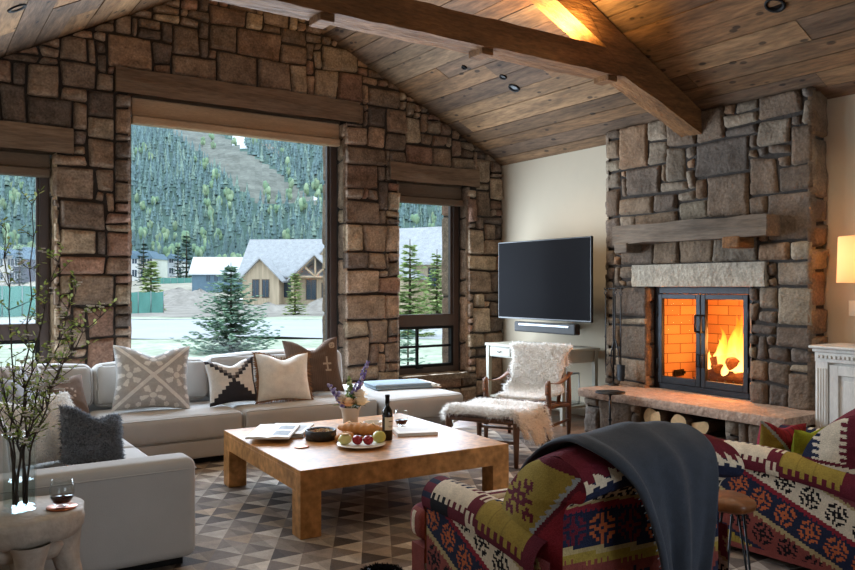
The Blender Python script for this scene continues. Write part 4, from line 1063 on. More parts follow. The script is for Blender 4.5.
ot = thing('safari_footstool', 'dark wood slung footstool in front of the safari chair', 'footstool', (4.287, 5.32, .0125), RZC)
for sx in (-1, 1):
    for sy in (-1, 1):
        mb = MB(); x, y = sx*.31, sy*.31
        mb.tube([(x, y, 0), (x, y, .15), (x, y, .34), (x, y, .41), (x, y, .435)], [.018, .023, .028, .026, .018], 12); mb.build('leg', 'chairwood', ot)
for sy in (-1, 1):
    mb = MB(); bar(mb, (-.31, sy*.31, .37), (.31, sy*.31, .37), .024, .022); bar(mb, (-.31, sy*.31, .2), (.31, sy*.31, .2), .013, .013); mb.build('cross_rail', 'chairwood', ot)
for sx in (-1, 1):
    mb = MB(); bar(mb, (sx*.31, -.31, .36), (sx*.31, .31, .36), .022, .02); mb.build('side_rail', 'chairwood', ot)
mb = MB(); mb.grid(lambda u, v: ((u-.5)*.6, -.3+v*.6, .385-.04*math.sin(PI*u)), 12, 8); mb.build('seat', 'leather', ot, solid=.006, recalc=False)
sheepskin('white sheepskin draped over the slung footstool with one lobe hanging', (4.287, 5.32, .0125), RZC, [(.36, .42), (.25, .43), (.1, .425), (-.05, .425), (-.2, .435), (-.31, .455), (-.35, .42)], lambda v: .42+.07*math.sin(v*4+.5), 20000, drop=(.30, 1.25, -.15), seed=8)

# ------------------------------------------------------------------ console, television, soundbar
cs = thing('console_table', 'pale grey green console table with drawers below the television', 'table', (5.845, 6.795, 0))
mb = MB(); mb.box((-.012, -.672, .79), (.56, .672, .82)); mb.build('tabletop', 'greypaint', cs, bevel=.006)
mb = MB(); mb.box((.012, -.64, .665), (.54, .64, .79)); mb.build('apron', 'greypaint', cs)
for x in (.025, .515):
    for y in (-.635, .635):
        mb = MB(); mb.prism([(-.026, -.026), (.026, -.026), (.026, .026), (-.026, .026)], lambda p, q, t, x=x, y=y: (x+p*(1 if t else .75), y+q*(1 if t else .75), t*.79), 0, 1); mb.build('leg', 'greypaint', cs, bevel=.003)
for k in range(3):
    y = -.40+k*.40
    mb = MB(); mb.box((.0, y-.185, .68), (.014, y+.185, .775)); dr = mb.build('drawer', 'greypaint', cs, bevel=.004)
    mb = MB(); mb.tube([(-.002, y-.03, .735), (-.02, y-.02, .722), (-.02, y+.02, .722), (-.002, y+.03, .735)], .004, 6); mb.build('handle', 'iron', dr)
mb = MB(); mb.box((.02, -.62, .17), (.53, .62, .195)); mb.build('lower_shelf', 'greypaint', cs, bevel=.004)
ln = thing('glass_lantern', 'clear glass lantern box on the lower shelf of the console', 'lantern', (6.1, 6.36, .1955), .2)
mb = MB()
for x in (-.11, .11):
    for y in (-.11, .11): mb.tube([(x, y, 0), (x, y, .34)], .006, 6)
for z in (.004, .34):
    for a, b in (((-.11, -.11), (.11, -.11)), ((.11, -.11), (.11, .11)), ((.11, .11), (-.11, .11)), ((-.11, .11), (-.11, -.11))): mb.tube([(*a, z), (*b, z)], .006, 6)
mb.tube([(0, -.03, .34), (0, -.02, .4), (0, .02, .4), (0, .03, .34)], .005, 6); mb.build('frame', 'silver', ln)
mb = MB(); mb.box((-.108, -.108, .008), (.108, .108, .335)); mb.build('glass_body', 'glass', ln)
cn = MB(); cn.lathe([(.0001, .16), (.035, .155), (.04, .15), (.04, 0), (.0001, 0)], n=20); o = cn.build('pillar_candle', 'china', None, loc=(6.1, 6.36, .2045)); tag(o, 'white pillar candle inside the glass lantern under the console', 'candle')
tv = thing('television', 'large flat black television on the cream wall beside the chimney', 'television', (6.12, 6.773, 1.577))
mb = MB(); mb.box((0, -.79, -.467), (.035, .79, .467)); mb.box((.03, -.5, -.3), (.07, .5, .25)); mb.build('case', 'tvblack', tv, bevel=.006)
mb = MB(); mb.box((-.003, -.775, -.448), (.002, .775, .455)); mb.build('screen', 'screen', tv)
mb = MB(); mb.box((.065, -.12, -.12), (.16, .12, .12)); mb.box((.15, -.2, -.15), (XR-6.12-.001, .2, .15)); mb.build('wall_bracket', 'black', tv)
sb = thing('soundbar', 'long black soundbar mounted below the television', 'speaker', (6.06, 6.68, 1.03))
mb = MB(); mb.box((0, -.51, -.065), (.09, .51, .055)); mb.build('case', 'soundbar', sb, bevel=.015)
mb = MB(); mb.box((-.006, -.42, .012), (.004, .42, .035)); mb.build('trim_strip', 'silver', sb, bevel=.003)
mb = MB(); mb.box((.085, -.1, -.03), (XR-6.06-.001, .1, .03)); mb.build('wall_bracket', 'black', sb)

# ------------------------------------------------------------------ fireplace doors and fire
fd = thing('fireplace_doors', 'black iron double glass doors closing the stone fireplace', 'fireplace doors', (6.44, 4.812, .459))
W, H = .575, 1.038
mb = MB(); 
for lo, hi in (((-.02, -W, 0), (.05, -W+.06, H)), ((-.02, W-.06, 0), (.05, W, H)), ((-.02, -W+.06, H-.07), (.05, W-.06, H)), ((-.02, -W+.06, 0), (.05, W-.06, .06))): mb.box(lo, hi)
mb.build('outer_frame', 'iron', fd, bevel=.006)
for sg in (-1, 1):
    y0, y1 = (.004, W-.062) if sg > 0 else (-W+.062, -.004); mb = MB(); q = .05
    for lo, hi in (((-.035, y0, .062), (.01, y0+q, H-.072)), ((-.035, y1-q, .062), (.01, y1, H-.072)), ((-.035, y0+q, .062), (.01, y1-q, .062+q+.02)), ((-.035, y0+q, H-.072-q), (.01, y1-q, H-.072))): mb.box(lo, hi)
    d = mb.build('door', 'iron', fd, bevel=.005)
    mb = MB(); mb.box((-.014, y0+q, .13), (-.008, y1-q, H-.12)); mb.build('glass_pane', 'doorglass', d)
    yk = .03*sg; mb = MB(); mb.tube([(-.035, yk, .60), (-.075, yk, .60), (-.075, yk, .76), (-.035, yk, .76)], .011, 8); mb.build('handle', 'iron', d)
    mb = MB(); mb.tube([(-.035, yk, .26), (-.055, yk, .26), (-.055, yk, .38), (-.035, yk, .38)], .008, 8); mb.build('latch', 'iron', d)
    mb = MB()
    for z in (.25, .78): mb.tube([(-.03, sg*(W-.055), z-.05), (-.03, sg*(W-.055), z+.05)], .014, 8)
    mb.build('hinge', 'iron', d)
gr = thing('fire_grate', 'black iron grate holding the burning logs', 'grate', (6.82, 4.78, .445))
mb = MB()
for k in range(7): y = -.27+k*.09; mb.tube([(-.2, y, .14), (-.19, y, .07), (.15, y, .07), (.2, y, .16)], .011, 6)
for x in (-.15, .12): mb.tube([(x, -.3, .07), (x, .3, .07)], .011, 6)
mb.build('bars', 'iron', gr)
for x in (-.15, .12):
    for y in (-.26, .26): mb = MB(); mb.tube([(x, y, 0), (x, y, .07)], .011, 6); mb.build('leg', 'iron', gr)
rg = random.Random(41)
def firelog(a, b, r, label, seed, mtl, end, split=False):
    a, b = V(a), V(b); c = (a+b)/2; t = thing('burning_log' if mtl == 'char' else 'firewood_log', label, 'log', tuple(c)); d = (b-a); n = 8
    x = d.normalized().orthogonal().normalized(); y = d.normalized().cross(x)
    def prof(th, q):
        k = 1+.12*nz(math.cos(th)*1.3+seed, math.sin(th)*1.3, q*1.2)
        if split:
            s_ = math.cos(th-seed); k = min(k, .38/max(.05, s_)) if s_ > .36 else k
        return r*k
    mb = MB(); m_ = 20
    def f(u, v): th = 2*PI*u; rr = prof(th, v); return (a-c)+d*v+(x*math.cos(th)+y*math.sin(th))*rr
    mb.grid(f, m_, n, closeu=True); mb.build('bark', mtl, t)
    for v, s_ in ((0, -1), (1, 1)):
        mb = MB(); mb.add([tuple(f(k/m_, v)+d.normalized()*s_*.002) for k in range(m_)]+[tuple((a-c)+d*v+d.normalized()*s_*.004)], [(k, (k+1) % m_, m_) for k in range(m_)]); mb.build('cut_end', end, t, recalc=False)
    if split:
        pass
    return t
for k, (a, b, r, lb) in enumerate([((6.70, 4.50, .60), (6.76, 5.06, .60), .075, 'charred log lying along the front of the fire'), ((6.88, 4.52, .61), (6.90, 5.08, .60), .08, 'charred log at the back of the fire'), ((6.66, 4.62, .74), (6.93, 4.86, .76), .068, 'charred split log leaning across the top of the burning stack'), ((6.72, 4.92, .73), (6.92, 4.60, .84), .06, 'topmost charred log in the flames'), ((6.64, 4.78, .70), (6.9, 5.02, .71), .055, 'short charred log on the left of the burning stack')]):
    firelog(a, b, r, lb, k*1.7, 'char', 'char', k > 1)
def flamemat():
    m, nt, o = newmat('flame'); L = nt.links.new
    e = N(nt, 'ShaderNodeEmission'); t = N(nt, 'ShaderNodeBsdfTransparent'); x = N(nt, 'ShaderNodeMixShader')
    tc = N(nt, 'ShaderNodeTexCoord'); s_ = N(nt, 'ShaderNodeSeparateXYZ'); L(tc.outputs['Generated'], s_.inputs[0])
    n1 = N(nt, 'ShaderNodeTexNoise'); n1.inputs['Scale'].default_value = 9; n1.inputs['Detail'].default_value = 4
    mp = N(nt, 'ShaderNodeMapping'); mp.inputs['Scale'].default_value = (1, 1, .35); L(tc.outputs['Object'], mp.inputs[0]); L(mp.outputs[0], n1.inputs['Vector'])
    ad = N(nt, 'ShaderNodeMath', operation='MULTIPLY_ADD'); L(n1.outputs['Fac'], ad.inputs[0]); ad.inputs[1].default_value = .55; L(s_.outputs[2], ad.inputs[2])
    r = N(nt, 'ShaderNodeValToRGB'); L(ad.outputs[0], r.inputs[0])
    el = r.color_ramp.elements; el[0].position = .25; el[0].color = (1, .66, .24, 1); el[1].position = 1.2; el[1].color = (1, .1, .004, 1)
    q = r.color_ramp.elements.new(.75); q.color = (1, .36, .04, 1)
    L(r.outputs[0], e.inputs[0]); e.inputs[1].default_value = 6.0
    mr = N(nt, 'ShaderNodeMapRange'); L(ad.outputs[0], mr.inputs[0]); mr.inputs[1].default_value = .45; mr.inputs[2].default_value = 1.35; mr.inputs[3].default_value = .85; mr.inputs[4].default_value = .0
    lw = N(nt, 'ShaderNodeLayerWeight'); lw.inputs[0].default_value = .35; iv = N(nt, 'ShaderNodeMath', operation='SUBTRACT'); iv.inputs[0].default_value = 1.0; L(lw.outputs['Facing'], iv.inputs[1])
    mu = N(nt, 'ShaderNodeMath', operation='MULTIPLY'); L(mr.outputs[0], mu.inputs[0]); L(iv.outputs[0], mu.inputs[1])
    L(mu.outputs[0], x.inputs[0]); L(t.outputs[0], x.inputs[1]); L(e.outputs[0], x.inputs[2]); L(x.outputs[0], o.inputs[0]); return m
M['flame'] = flamemat()
mb = MB()
for (x, y, z, h, r, ly) in [(6.78, 4.72, .72, .60, .075, -.05), (6.84, 4.64, .72, .70, .08, -.07), (6.74, 4.80, .74, .46, .06, .02), (6.80, 4.56, .70, .58, .07, .03), (6.86, 4.90, .70, .36, .06, .03), (6.72, 4.62, .66, .42, .055, -.03), (6.76, 4.96, .66, .28, .05, .02), (6.88, 4.76, .78, .62, .06, -.08), (6.70, 4.72, .60, .3, .05, .0)]:
    sd = rg.uniform(0, 50)
    def f(u, v):
        th = 2*PI*u; w = r*(math.sin(PI*min(1, v*.82+.2))**.9)*(1-v)**.35 if v < 1 else .0
        return (x+w*math.cos(th)+.05*nz(v*3+sd, sd)*v, y+w*math.sin(th)*1.1+ly*v+.09*nz(sd, v*3.2)*v, z+h*v-.08)
    mb.grid(f, 12, 16, closeu=True)
o = mb.build('flames', 'flame', None, recalc=False); tag(o, 'bright orange flames rising over the burning logs', 'fire', kind='stuff')
# stacked firewood below the hearth
lg_ = [(4.96, .095, .085, 'round firewood log nearest the hearth stone pier, bottom row of the log store'), (4.79, .10, .09, 'second firewood log from the left in the bottom row of the log store'), (4.60, .088, .08, 'third firewood log from the left in the bottom row of the log store'), (4.42, .095, .088, 'fourth firewood log from the left in the bottom row of the log store'), (4.235, .095, .085, 'firewood log nearest the right pier in the bottom row of the log store'),
       (4.945, .265, .085, 'leftmost firewood log of the top row in the log store'), (4.78, .268, .085, 'split firewood log second from the left in the top row of the log store'), (4.59, .262, .085, 'pale split firewood log in the middle of the top row of the log store'), (4.40, .266, .085, 'rightmost firewood log of the top row in the log store')]
for k, (y, z, r, lb) in enumerate(lg_):
    firelog((5.77+.05*((k*7) % 3)-.02, y, z), (6.27, y+.02*((k % 3)-1), z), r, lb, k*2.3+1, 'bark', 'cutwood', k % 2 == 0)
# fire tools on the chimney
ft = thing('fire_tool_rack', 'tall black iron rack hooked on the chimney stone left of the fire doors', 'fire tools', (6.2, 5.74, .4595))
mb = MB(); mb.tube([(0, 0, .01), (0, 0, 1.08)], .009, 8); mb.lathe([(.06, 0), (.055, .012), (.012, .02), (.01, .03)], n=20); mb.tube([(0, 0, .01), (0, 0, .03)], .012); mb.build('post', 'iron', ft)
mb = MB(); mb.tube([(0, -.13, 1.02), (0, .10, 1.02)], .008, 6)
for y in (-.13, -.05, .03, .10): mb.tube([(0, y, 1.02), (-.02, y, 1.0), (-.03, y, 1.01), (-.03, y, 1.03)], .005, 6)
mb.build('hook_bar', 'iron', ft)
def tool(name, label, y, parts): 
    t = thing(name, label, 'fire tool', (6.17, y-.08, .4595))
    for nm, fn in parts: mb = MB(); fn(mb); mb.build(nm, 'iron', t)
rod = lambda mb: (mb.tube([(0, 0, .22), (0, 0, .94)], .007, 8), mb.tube([(0, 0, .94), (0, .02, .975), (0, 0, 1.0), (0, -.02, .975), (0, 0, .945)], .005, 6))
tool('poker', 'black iron poker hanging first on the rack beside the television wall', 5.90, [('shaft', rod), ('tip', lambda mb: (mb.tube([(0, 0, .23), (0, 0, .12)], [.008, .002], 8), mb.tube([(0, 0, .2), (0, -.03, .22), (0, -.04, .25)], [.006, .005, .002], 6)))])
tool('fire_tongs', 'black iron tongs with bowed arms hanging in the middle of the rack', 5.77, [('shaft', rod), ('jaw', lambda mb: [mb.tube([(0, 0, .5), (0, s_*.05, .36), (0, s_*.06, .24), (0, s_*.015, .1)], [.007, .007, .006, .004], 8) for s_ in (-1, 1)])])
tool('ash_shovel', 'black iron ash shovel hanging nearest the fire doors', 5.69, [('shaft', rod), ('blade', lambda mb: (mb.grid(lambda u, v: (-.02*math.sin(PI*u), (u-.5)*.11*(1 if v > .3 else .8+v*.6), .06+v*.17), 8, 6),))])
dt = thing('drinks_table', 'slender black iron drinks table standing before the stone hearth', 'table', (5.56, 5.19, 0), 0)
mb = MB(); mb.lathe([(.0001, .488), (.13, .488), (.142, .492), (.142, .502), (.0001, .502)], n=32); mb.build('tabletop', 'iron', dt)
mb = MB(); mb.tube([(0, 0, .02), (0, 0, .49)], [.011, .009], 10); mb.lathe([(.013, .22), (.018, .235), (.013, .25)], n=12); mb.lathe([(.012, .46), (.03, .487)], n=14); mb.build('pole', 'iron', dt)
mb = MB(); mb.lathe([(.0001, 0), (.12, 0), (.118, .01), (.02, .022), (.0001, .022)], n=28); mb.build('base', 'iron', dt)

# ------------------------------------------------------------------ cabinet, lamp, switch by the right wall
cb = thing('carved_cabinet', 'distressed white carved cabinet against the wall right of the chimney', 'cabinet', (6.06, 2.87, 0))
mb = MB(); mb.box((.03, -.58, .08), (.44, .58, .97)); mb.build('carcass', 'whitepaint', cb)
mb = MB(); mb.box((-.03, -.64, 1.005), (.455, .64, 1.03)); mb.box((-.01, -.62, .976), (.45, .62, 1.004)); mb.build('tabletop', 'whitepaint', cb, bevel=.01)
mb = MB(); mb.box((.0, -.60, .90), (.44, .60, .975))
for k in range(34): y = -.575+k*.0345; mb.box((-.014, y, .93), (.0, y+.02, .955))
mb.build('dentil_frieze', 'whitepaint', cb, bevel=.002)
for y in (-.545, 0, .545):
    mb = MB(); mb.box((.0, y-.05, .09), (.04, y+.05, .90)); 
    for k in range(4): yy = y-.033+k*.022; mb.tube([(.0, yy, .15), (.0, yy, .85)], .007, 8)
    mb.build('pilaster', 'whitepaint', cb, bevel=.002)
for s_ in (-1, 1):
    y0, y1 = (.06, .485) if s_ > 0 else (-.485, -.06); mb = MB()
    for lo, hi in (((.006, y0, .12), (.034, y0+.07, .88)), ((.006, y1-.07, .12), (.034, y1, .88)), ((.006, y0+.07, .12), (.034, y1-.07, .2)), ((.006, y0+.07, .8), (.034, y1-.07, .88)), ((.022, y0+.07, .2), (.0295, y1-.07, .8)), ((.014, y0+.11, .24), (.028, y1-.11, .76))): mb.box(lo, hi)
    d = mb.build('door', 'whitepaint', cb, bevel=.004); mb = MB(); mb.ball((-.006, y0+.035 if s_ > 0 else y1-.035, .52), .012, 10, 6); mb.build('knob', 'whitepaint', d)
mb = MB(); mb.box((-.01, -.61, 0), (.45, .61, .09)); mb.build('plinth', 'whitepaint', cb, bevel=.008)
def shademat():
    m, nt, o = newmat('linen lampshade'); L = nt.links.new
    p = N(nt, 'ShaderNodeBsdfPrincipled'); p.inputs['Base Color'].default_value = (*C(226, 196, 158), 1); p.inputs['Roughness'].default_value = .9
    t = N(nt, 'ShaderNodeBsdfTranslucent'); t.inputs[0].default_value = (*C(240, 216, 180), 1); x = N(nt, 'ShaderNodeMixShader'); x.inputs[0].default_value = .45
    n1 = N(nt, 'ShaderNodeTexNoise'); n1.inputs['Scale'].default_value = 120; b = N(nt, 'ShaderNodeBump'); b.inputs['Strength'].default_value = .2; L(n1.outputs['Fac'], b.inputs['Height']); L(b.outputs[0], p.inputs['Normal'])
    L(p.outputs[0], x.inputs[1]); L(t.outputs[0], x.inputs[2]); L(x.outputs[0], o.inputs[0]); return m
M['lampshade'] = shademat()
lp = thing('table_lamp', 'lit table lamp with warm linen drum shade standing on the carved cabinet', 'lamp', (6.27, 3.14, 1.031))
mb = MB(); mb.lathe([(.0001, 0), (.09, 0), (.09, .02), (.03, .04), (.045, .12), (.06, .2), (.04, .32), (.015, .38), (.012, .52)], n=28); mb.build('base', 'ceramic', lp)
mb = MB(); mb.lathe([(.235, .50), (.225, .86)], n=40); mb.build('lamp_shade', 'lampshade', lp, recalc=False, solid=.004)
mb = MB(); mb.ball((0, 0, .62), .03, 12, 8); mb.build('bulb', mat('bulb glow', (1, .8, .6), emit=12, emitcol=(1, .74, .48)), lp)
sw = thing('switch_plate', 'cream switch plate on the wall under the lampshade', 'switch', (XR-.001, 3.40, 1.32))
mb = MB(); mb.box((-.008, -.045, -.065), (0, .045, .065)); mb.build('plate', 'outlet', sw, bevel=.004)
mb = MB(); mb.box((-.012, -.015, -.03), (-.007, .015, .03)); mb.build('rocker', 'outlet', sw, bevel=.002)
# ------------------------------------------------------------------ kilim armchairs
K = dict(burg=C(98, 36, 48), navy=C(38, 44, 66), cream=C(212, 200, 178), olive=C(156, 136, 64), red=C(134, 42, 54), orange=C(182, 100, 62), brick=C(132, 70, 64), grey=C(156, 166, 172), black=C(28, 26, 30), rose=C(122, 64, 70), tan=C(172, 154, 112))
SNOW = ["..#.#.#..", ".##.#.##.", "##..#..##", "...###...", "####.####", "...###...", "##..#..##", ".##.#.##.", "..#.#.#.."]
DIAM = ["....#....", "...###...", "..##.##..", ".##...##.", "##..#..##", ".##...##.", "..##.##..", "...###...", "....#...."]
HOOK = ["#.#...#.#", "###.#.###", ".#..#..#.", "..#####..", "###.#.###", "..#####..", ".#..#..#.", "###.#.###", "#.#...#.#"]
def motif(bm, p, q, size):
    """p,q measured from the motif centre"""
    i = int((p/size+.5)*9); j = int((q/size+.5)*9)
    return 0 <= i < 9 and 0 <= j < 9 and (p/size+.5) >= 0 and (q/size+.5) >= 0 and bm[j][i] == '#'
def tooth(s, pitch, dp): return dp if (s/pitch) % 1 < .5 else 0
def saw(s, pitch, dp): return dp*abs(((s/pitch) % 1)-.5)*2
def k_side(y, z):
    """outer arm panel: bands sloping down to the rear"""
    q = z-.42*(y-.1)-.03; p = y+.42*z
    pm = (p % .155)-.0775
    if q > .36+saw(p, .03, .012):
        if y > .72: return K['orange'] if motif(HOOK, (p % .13)-.065, q-.44, .12) else K['navy']
        return K['tan'] if motif(DIAM, (p % .15)-.075, q-.44, .11) else (K['red'] if motif(DIAM, (p % .15)-.075, q-.44, .06) else K['rose'])
    if q > .35: return K['tan']
    if q > .20: return K['black'] if motif(SNOW, pm, q-.275, .115) else K['cream']
    if q > .18-saw(p, .028, .014): return K['red']
    if q > .02: return K['orange'] if motif(SNOW, (p+.07) % .155-.0775, q-.10, .12) else K['navy']
    if q > .0-saw(p, .03, .018): return K['tan']
    if q > -.17: return K['black'] if motif(SNOW, pm, q+.08, .12) else K['brick']
    if q > -.19-saw(p, .03, .015): return K['navy']
    return K['olive']
def k_rear(x, z):
    q = z+.10*x; p = x+10
    if z > .895: return K['burg']
    if z > .80: return K['cream'] if z > .845-tooth(p+.02, .065, .016) and z+tooth(p, .065, .034)+.4*(p % .065) < .898 else (K['burg'] if z > .86 else K['navy'])
    if z > .765: return K['navy']
    if q > .705: return K['black'] if motif(SNOW, (p % .12)-.06, q-.735, .10) else K['cream']
    if q > .692: return K['tan']
    if q > .672-saw(p, .024, .018): return K['red']
    if q > .52:
        k = int(p/.135); pm = (p % .135)-.0675
        return (K['burg'] if k % 2 else K['orange']) if motif(SNOW, pm, q-.59, .115) else K['navy']
    if q > .50: return K['tan']
    if q > .475-saw(p, .028, .02): return K['olive']
    if q > .27: return K['navy'] if motif(SNOW, (p % .15)-.075, q-.37, .12) else K['brick']
    if q > .25: return K['tan']
    if q > .09: return K['orange'] if motif(SNOW, (p % .15)-.075, q-.17, .12) else K['navy']
    return K['burg']
def k_wing(y, z):
    """side of the back: olive field, grey saw border, burgundy rear"""
    d = y-.8*(.81-z)
    if z > .90+.1*(y-.1): return K['burg']
    if d > .03+saw(z, .035, .022):
        if motif(HOOK, y-.30, z-.72, .20): return K['burg']
        if motif(DIAM, y-.36, z-.52, .10): return K['burg']
        return K['olive']
    if d > .018: return K['grey']
    if d > -.005: return K['burg']
    return K['red'] if z < .84 else K['burg']
def k_wing2(y, z):
    if y < .06+tooth(z, .05, .03): return K['olive'] if z > .6 else K['burg']
    if z > .62 and y > .2+tooth(z, .045, .035): return K['cream'] if y < .34+tooth(z+.02, .045, .04) else K['navy']
    if z < .60 and y > .1: return K['cream'] if z > .575 else K['navy']
    return K['burg']
def k_arm(s, c):
    """s along the roll from the front, c = 0..1 over the top from outside to inside"""
    t = tooth(s, .05, .14)
    if s < .09: return K['burg'] if (c*5 % 1) < .6 else K['navy']
    if s < .42:
        if c < .14+t*.5: return K['burg'] if s > .26 else K['black']
        if c < .44+t: return K['cream']
        return K['navy'] if s < .3 else K['burg']
    if s < .50: return K['burg'] if (c+tooth(s, .04, .12)) % .5 > .2 else K['cream']
    if s < .86:
        if c < .08+t*.6: return K['burg']
        if c > .62-t: return K['burg'] if s > .6 else K['navy']
        return K['olive'] if (s*40) % 1 > .08 else mul(K['olive'], .8)
    return K['burg']
def k_base(x, z):
    if z > .28: return K['burg']
    return K['cream'] if motif(SNOW, (x+5) % .16-.08, z-.17, .12) else (K['brick'] if z > .08 else K['navy'])
def k_cush(x, y):
    if motif(DIAM, (x+5) % .2-.1, (y+5) % .2-.1, .14): return K['cream']
    return K['burg'] if (int((x+5)*12)) % 3 else K['brick']
BF = [(.47, .30), (.46, .45), (.445, .60), (.38, .76), (.27, .875), (.12, .935)]
BB = [(.05, .05), (.06, .30), (.06, .55), (.055, .70), (.02, .765), (-.045, .79), (-.065, .845), (-.025, .905), (.05, .932), (.12, .935)]
PROF = BF+BB[-2::-1]
def back_pt(t, x):
    y, z = curve_pt(PROF, t); k = (abs(x)/.46)**2
    z -= .08*k*sstep(.55, .9, z); y -= 0
    return V((x, y, z))
def armchair(label, loc, rz, wing):
    r = thing('kilim_armchair', label, 'armchair', loc, rz)
    # base
    mb = MB(K['brick']); 
    mb.grid(lambda u, v: (-.435+.87*u, .99, .05+.27*v), 110, 34, lambda u, v: k_base(-.435+.87*u, .05+.27*v), smooth=False)
    mb.box((-.435, .06, .05), (.435, .985, .30), K['brick']); mb.build('base', 'kilim', r)
    # T-shaped seat cushion with ears in front of the arms
    mb = MB(K['burg'])
    softbox(mb, (-.30, .42, .305), (.30, 1.02, .47), .06, .02); softbox(mb, (-.44, 1.0, .305), (.44, 1.17, .465), .055, .01)
    for i, f in enumerate(mb.f):
        c = sum((V(mb.v[k]) for k in f), V((0, 0, 0)))/len(f); mb.c[i] = K['cream'] if abs(abs(c.x)-.36) < .012 or abs(c.x) < .012 else k_cush(c.x, c.y)
    mb.build('seat_cushion', 'kilim', r)
    mb = MB(K['brick']); mb.grid(lambda u, v: (-.45+.9*u, 1.10, .05+.25*v), 100, 30, lambda u, v: k_base(-.45+.9*u, .05+.25*v), smooth=False); mb.box((-.45, .98, .05), (.45, 1.098, .30), K['brick']); mb.build('front_rail', 'kilim', r)
    # back
    N1, N2 = 190, 104
    mb = MB()
    L = len(PROF)-1; tf = (len(BF)-1)/L
    def colb(u, v):
        x = (2*v-1)*.395; y, z = curve_pt(PROF, u)
        if u > tf-.03: return k_rear(x, z if y < .1 else .95)
        return K['olive'] if motif(HOOK, (x+5) % .2-.1, z-.7, .17) else K['burg']
    mb.grid(lambda u, v: back_pt(u, (2*v-1)*.395), N1, N2, colb)
    for sg in (-1, 1):
        def cap(u, v, sg=sg):
            a = V(curve_pt(BF, v)); bq = V(curve_pt(BB, v)); p = a.lerp(bq, u); bl = .03*math.sin(PI*u)*(math.sin(PI*min(1, v*.9+.05)))
            x = sg*(.395+bl); z = p.y-.08*((.395/.46)**2)*sstep(.55, .9, p.y)
            return V((x, p.x, z))
        def cc(u, v):
            a = V(curve_pt(BF, v)); bq = V(curve_pt(BB, v)); p = a.lerp(bq, u); return wing(p.x, p.y)
        mb.grid(cap, 60, 90, cc)
    bk = mb.build('backrest', 'kilim', r)
    # arms
    for sg in (-1, 1):
        mb = MB()
        rr, cx, cz = .092, sg*.378, .53; y0, y1 = .97, .13
        def roll(u, v):
            th = -.35+u*(PI+.9); y = lerp(y0, y1, v); k = 1+.02*nz(y*6, u*3, sg)
            return V((cx-sg*-1*math.cos(th)*rr*k*1.0, y, cz+math.sin(th)*rr*k-.05*v*v+.012*math.sin(v*PI)))
        mb.grid(roll, 56, 104, lambda u, v: k_arm(v*.94, u)); mb.build('arm_roll', 'kilim', r)
        ar = mb
        mb = MB(); xo = sg*.451
        mb.grid(lambda u, v: V((xo+sg*(-.018*sstep(.3, 0, v)+.0), lerp(.955, .06, u), lerp(.05, .52, v))), 100, 56, lambda u, v: k_side(lerp(.955, .06, u), lerp(.05, .52, v)))
        mb.grid(lambda u, v: V((sg*.305, lerp(.955, .06, u), lerp(.30, .52, v))), 30, 10, lambda u, v: K['burg'])
        mb.build('side_panel', 'kilim', r)
        mb = MB()
        def disc(u, v):
            th = 2*PI*u; return V((cx+math.cos(th)*rr*v, .97+.022*(1-v**3), cz+math.sin(th)*rr*v))
        mb.grid(disc, 36, 10, lambda u, v: K['burg'] if v > .75 else (K['grey'] if int(u*12) % 2 and v > .35 else K['navy']), closeu=True)
        def pan(u, v): return V((lerp(sg*.305, xo, u), .972+.006*math.sin(PI*u), lerp(.05, .50, v)))
        mb.grid(pan, 16, 44, lambda u, v: K['orange'] if .42 < v else (K['cream'] if abs(v-.36-.06*abs(u-.5)) < .05 else K['navy' if v < .2 else 'brick']), smooth=False); mb.build('arm_front', 'kilim', r)
    for x in (-.40, .40):
        for y in (.12, 1.04):
            mb = MB(); mb.lathe([(.022, 0), (.032, .055)], c=(x, y, 0), n=12); mb.build('foot', 'chairwood', r)
    return r
A1 = ((2.318, 1.93, .0135), -.085); A2 = ((4.31, 1.88, .001), .05)
armchair('multicoloured kilim armchair with dark throw over its back facing the coffee table', *A1, k_wing)
armchair('multicoloured kilim armchair nearest the white cabinet, half out of frame', *A2, k_wing2)
# tapestry bolster on the second chair
def pat_bol(u, v):
    d = u+v-1
    if abs(d) < .03+saw(u-v, .08, .03): return K['grey']
    if d > 0: return K['red'] if (u*9 % 1) < .8 else K['burg']
    return K['burg'] if motif(HOOK, u-.28, v-.3, .34) else K['olive']
def at(p, A):
    (x, y, z), a = A; c, s_ = math.cos(a), math.sin(a); return (x+p[0]*c-p[1]*s_, y+p[0]*s_+p[1]*c, z+p[2])
cushion('throw_cushion', 'red and olive tapestry cushion standing inside the armchair nearest the cabinet', .34, .30, .14, at((-.06, .76, .42), A2), A2[1]-.3, -.12, .1, 'kilim', pat_bol, n=70, chop=.03)
cushion('throw_cushion', 'lime green lined cushion between the tapestry one and the armchair back', .34, .32, .10, at((.0, .62, .385), A2), A2[1]-.1, -.12, 0, 'kilim', lambda u, v: C(150, 168, 60), n=30, chop=.02)

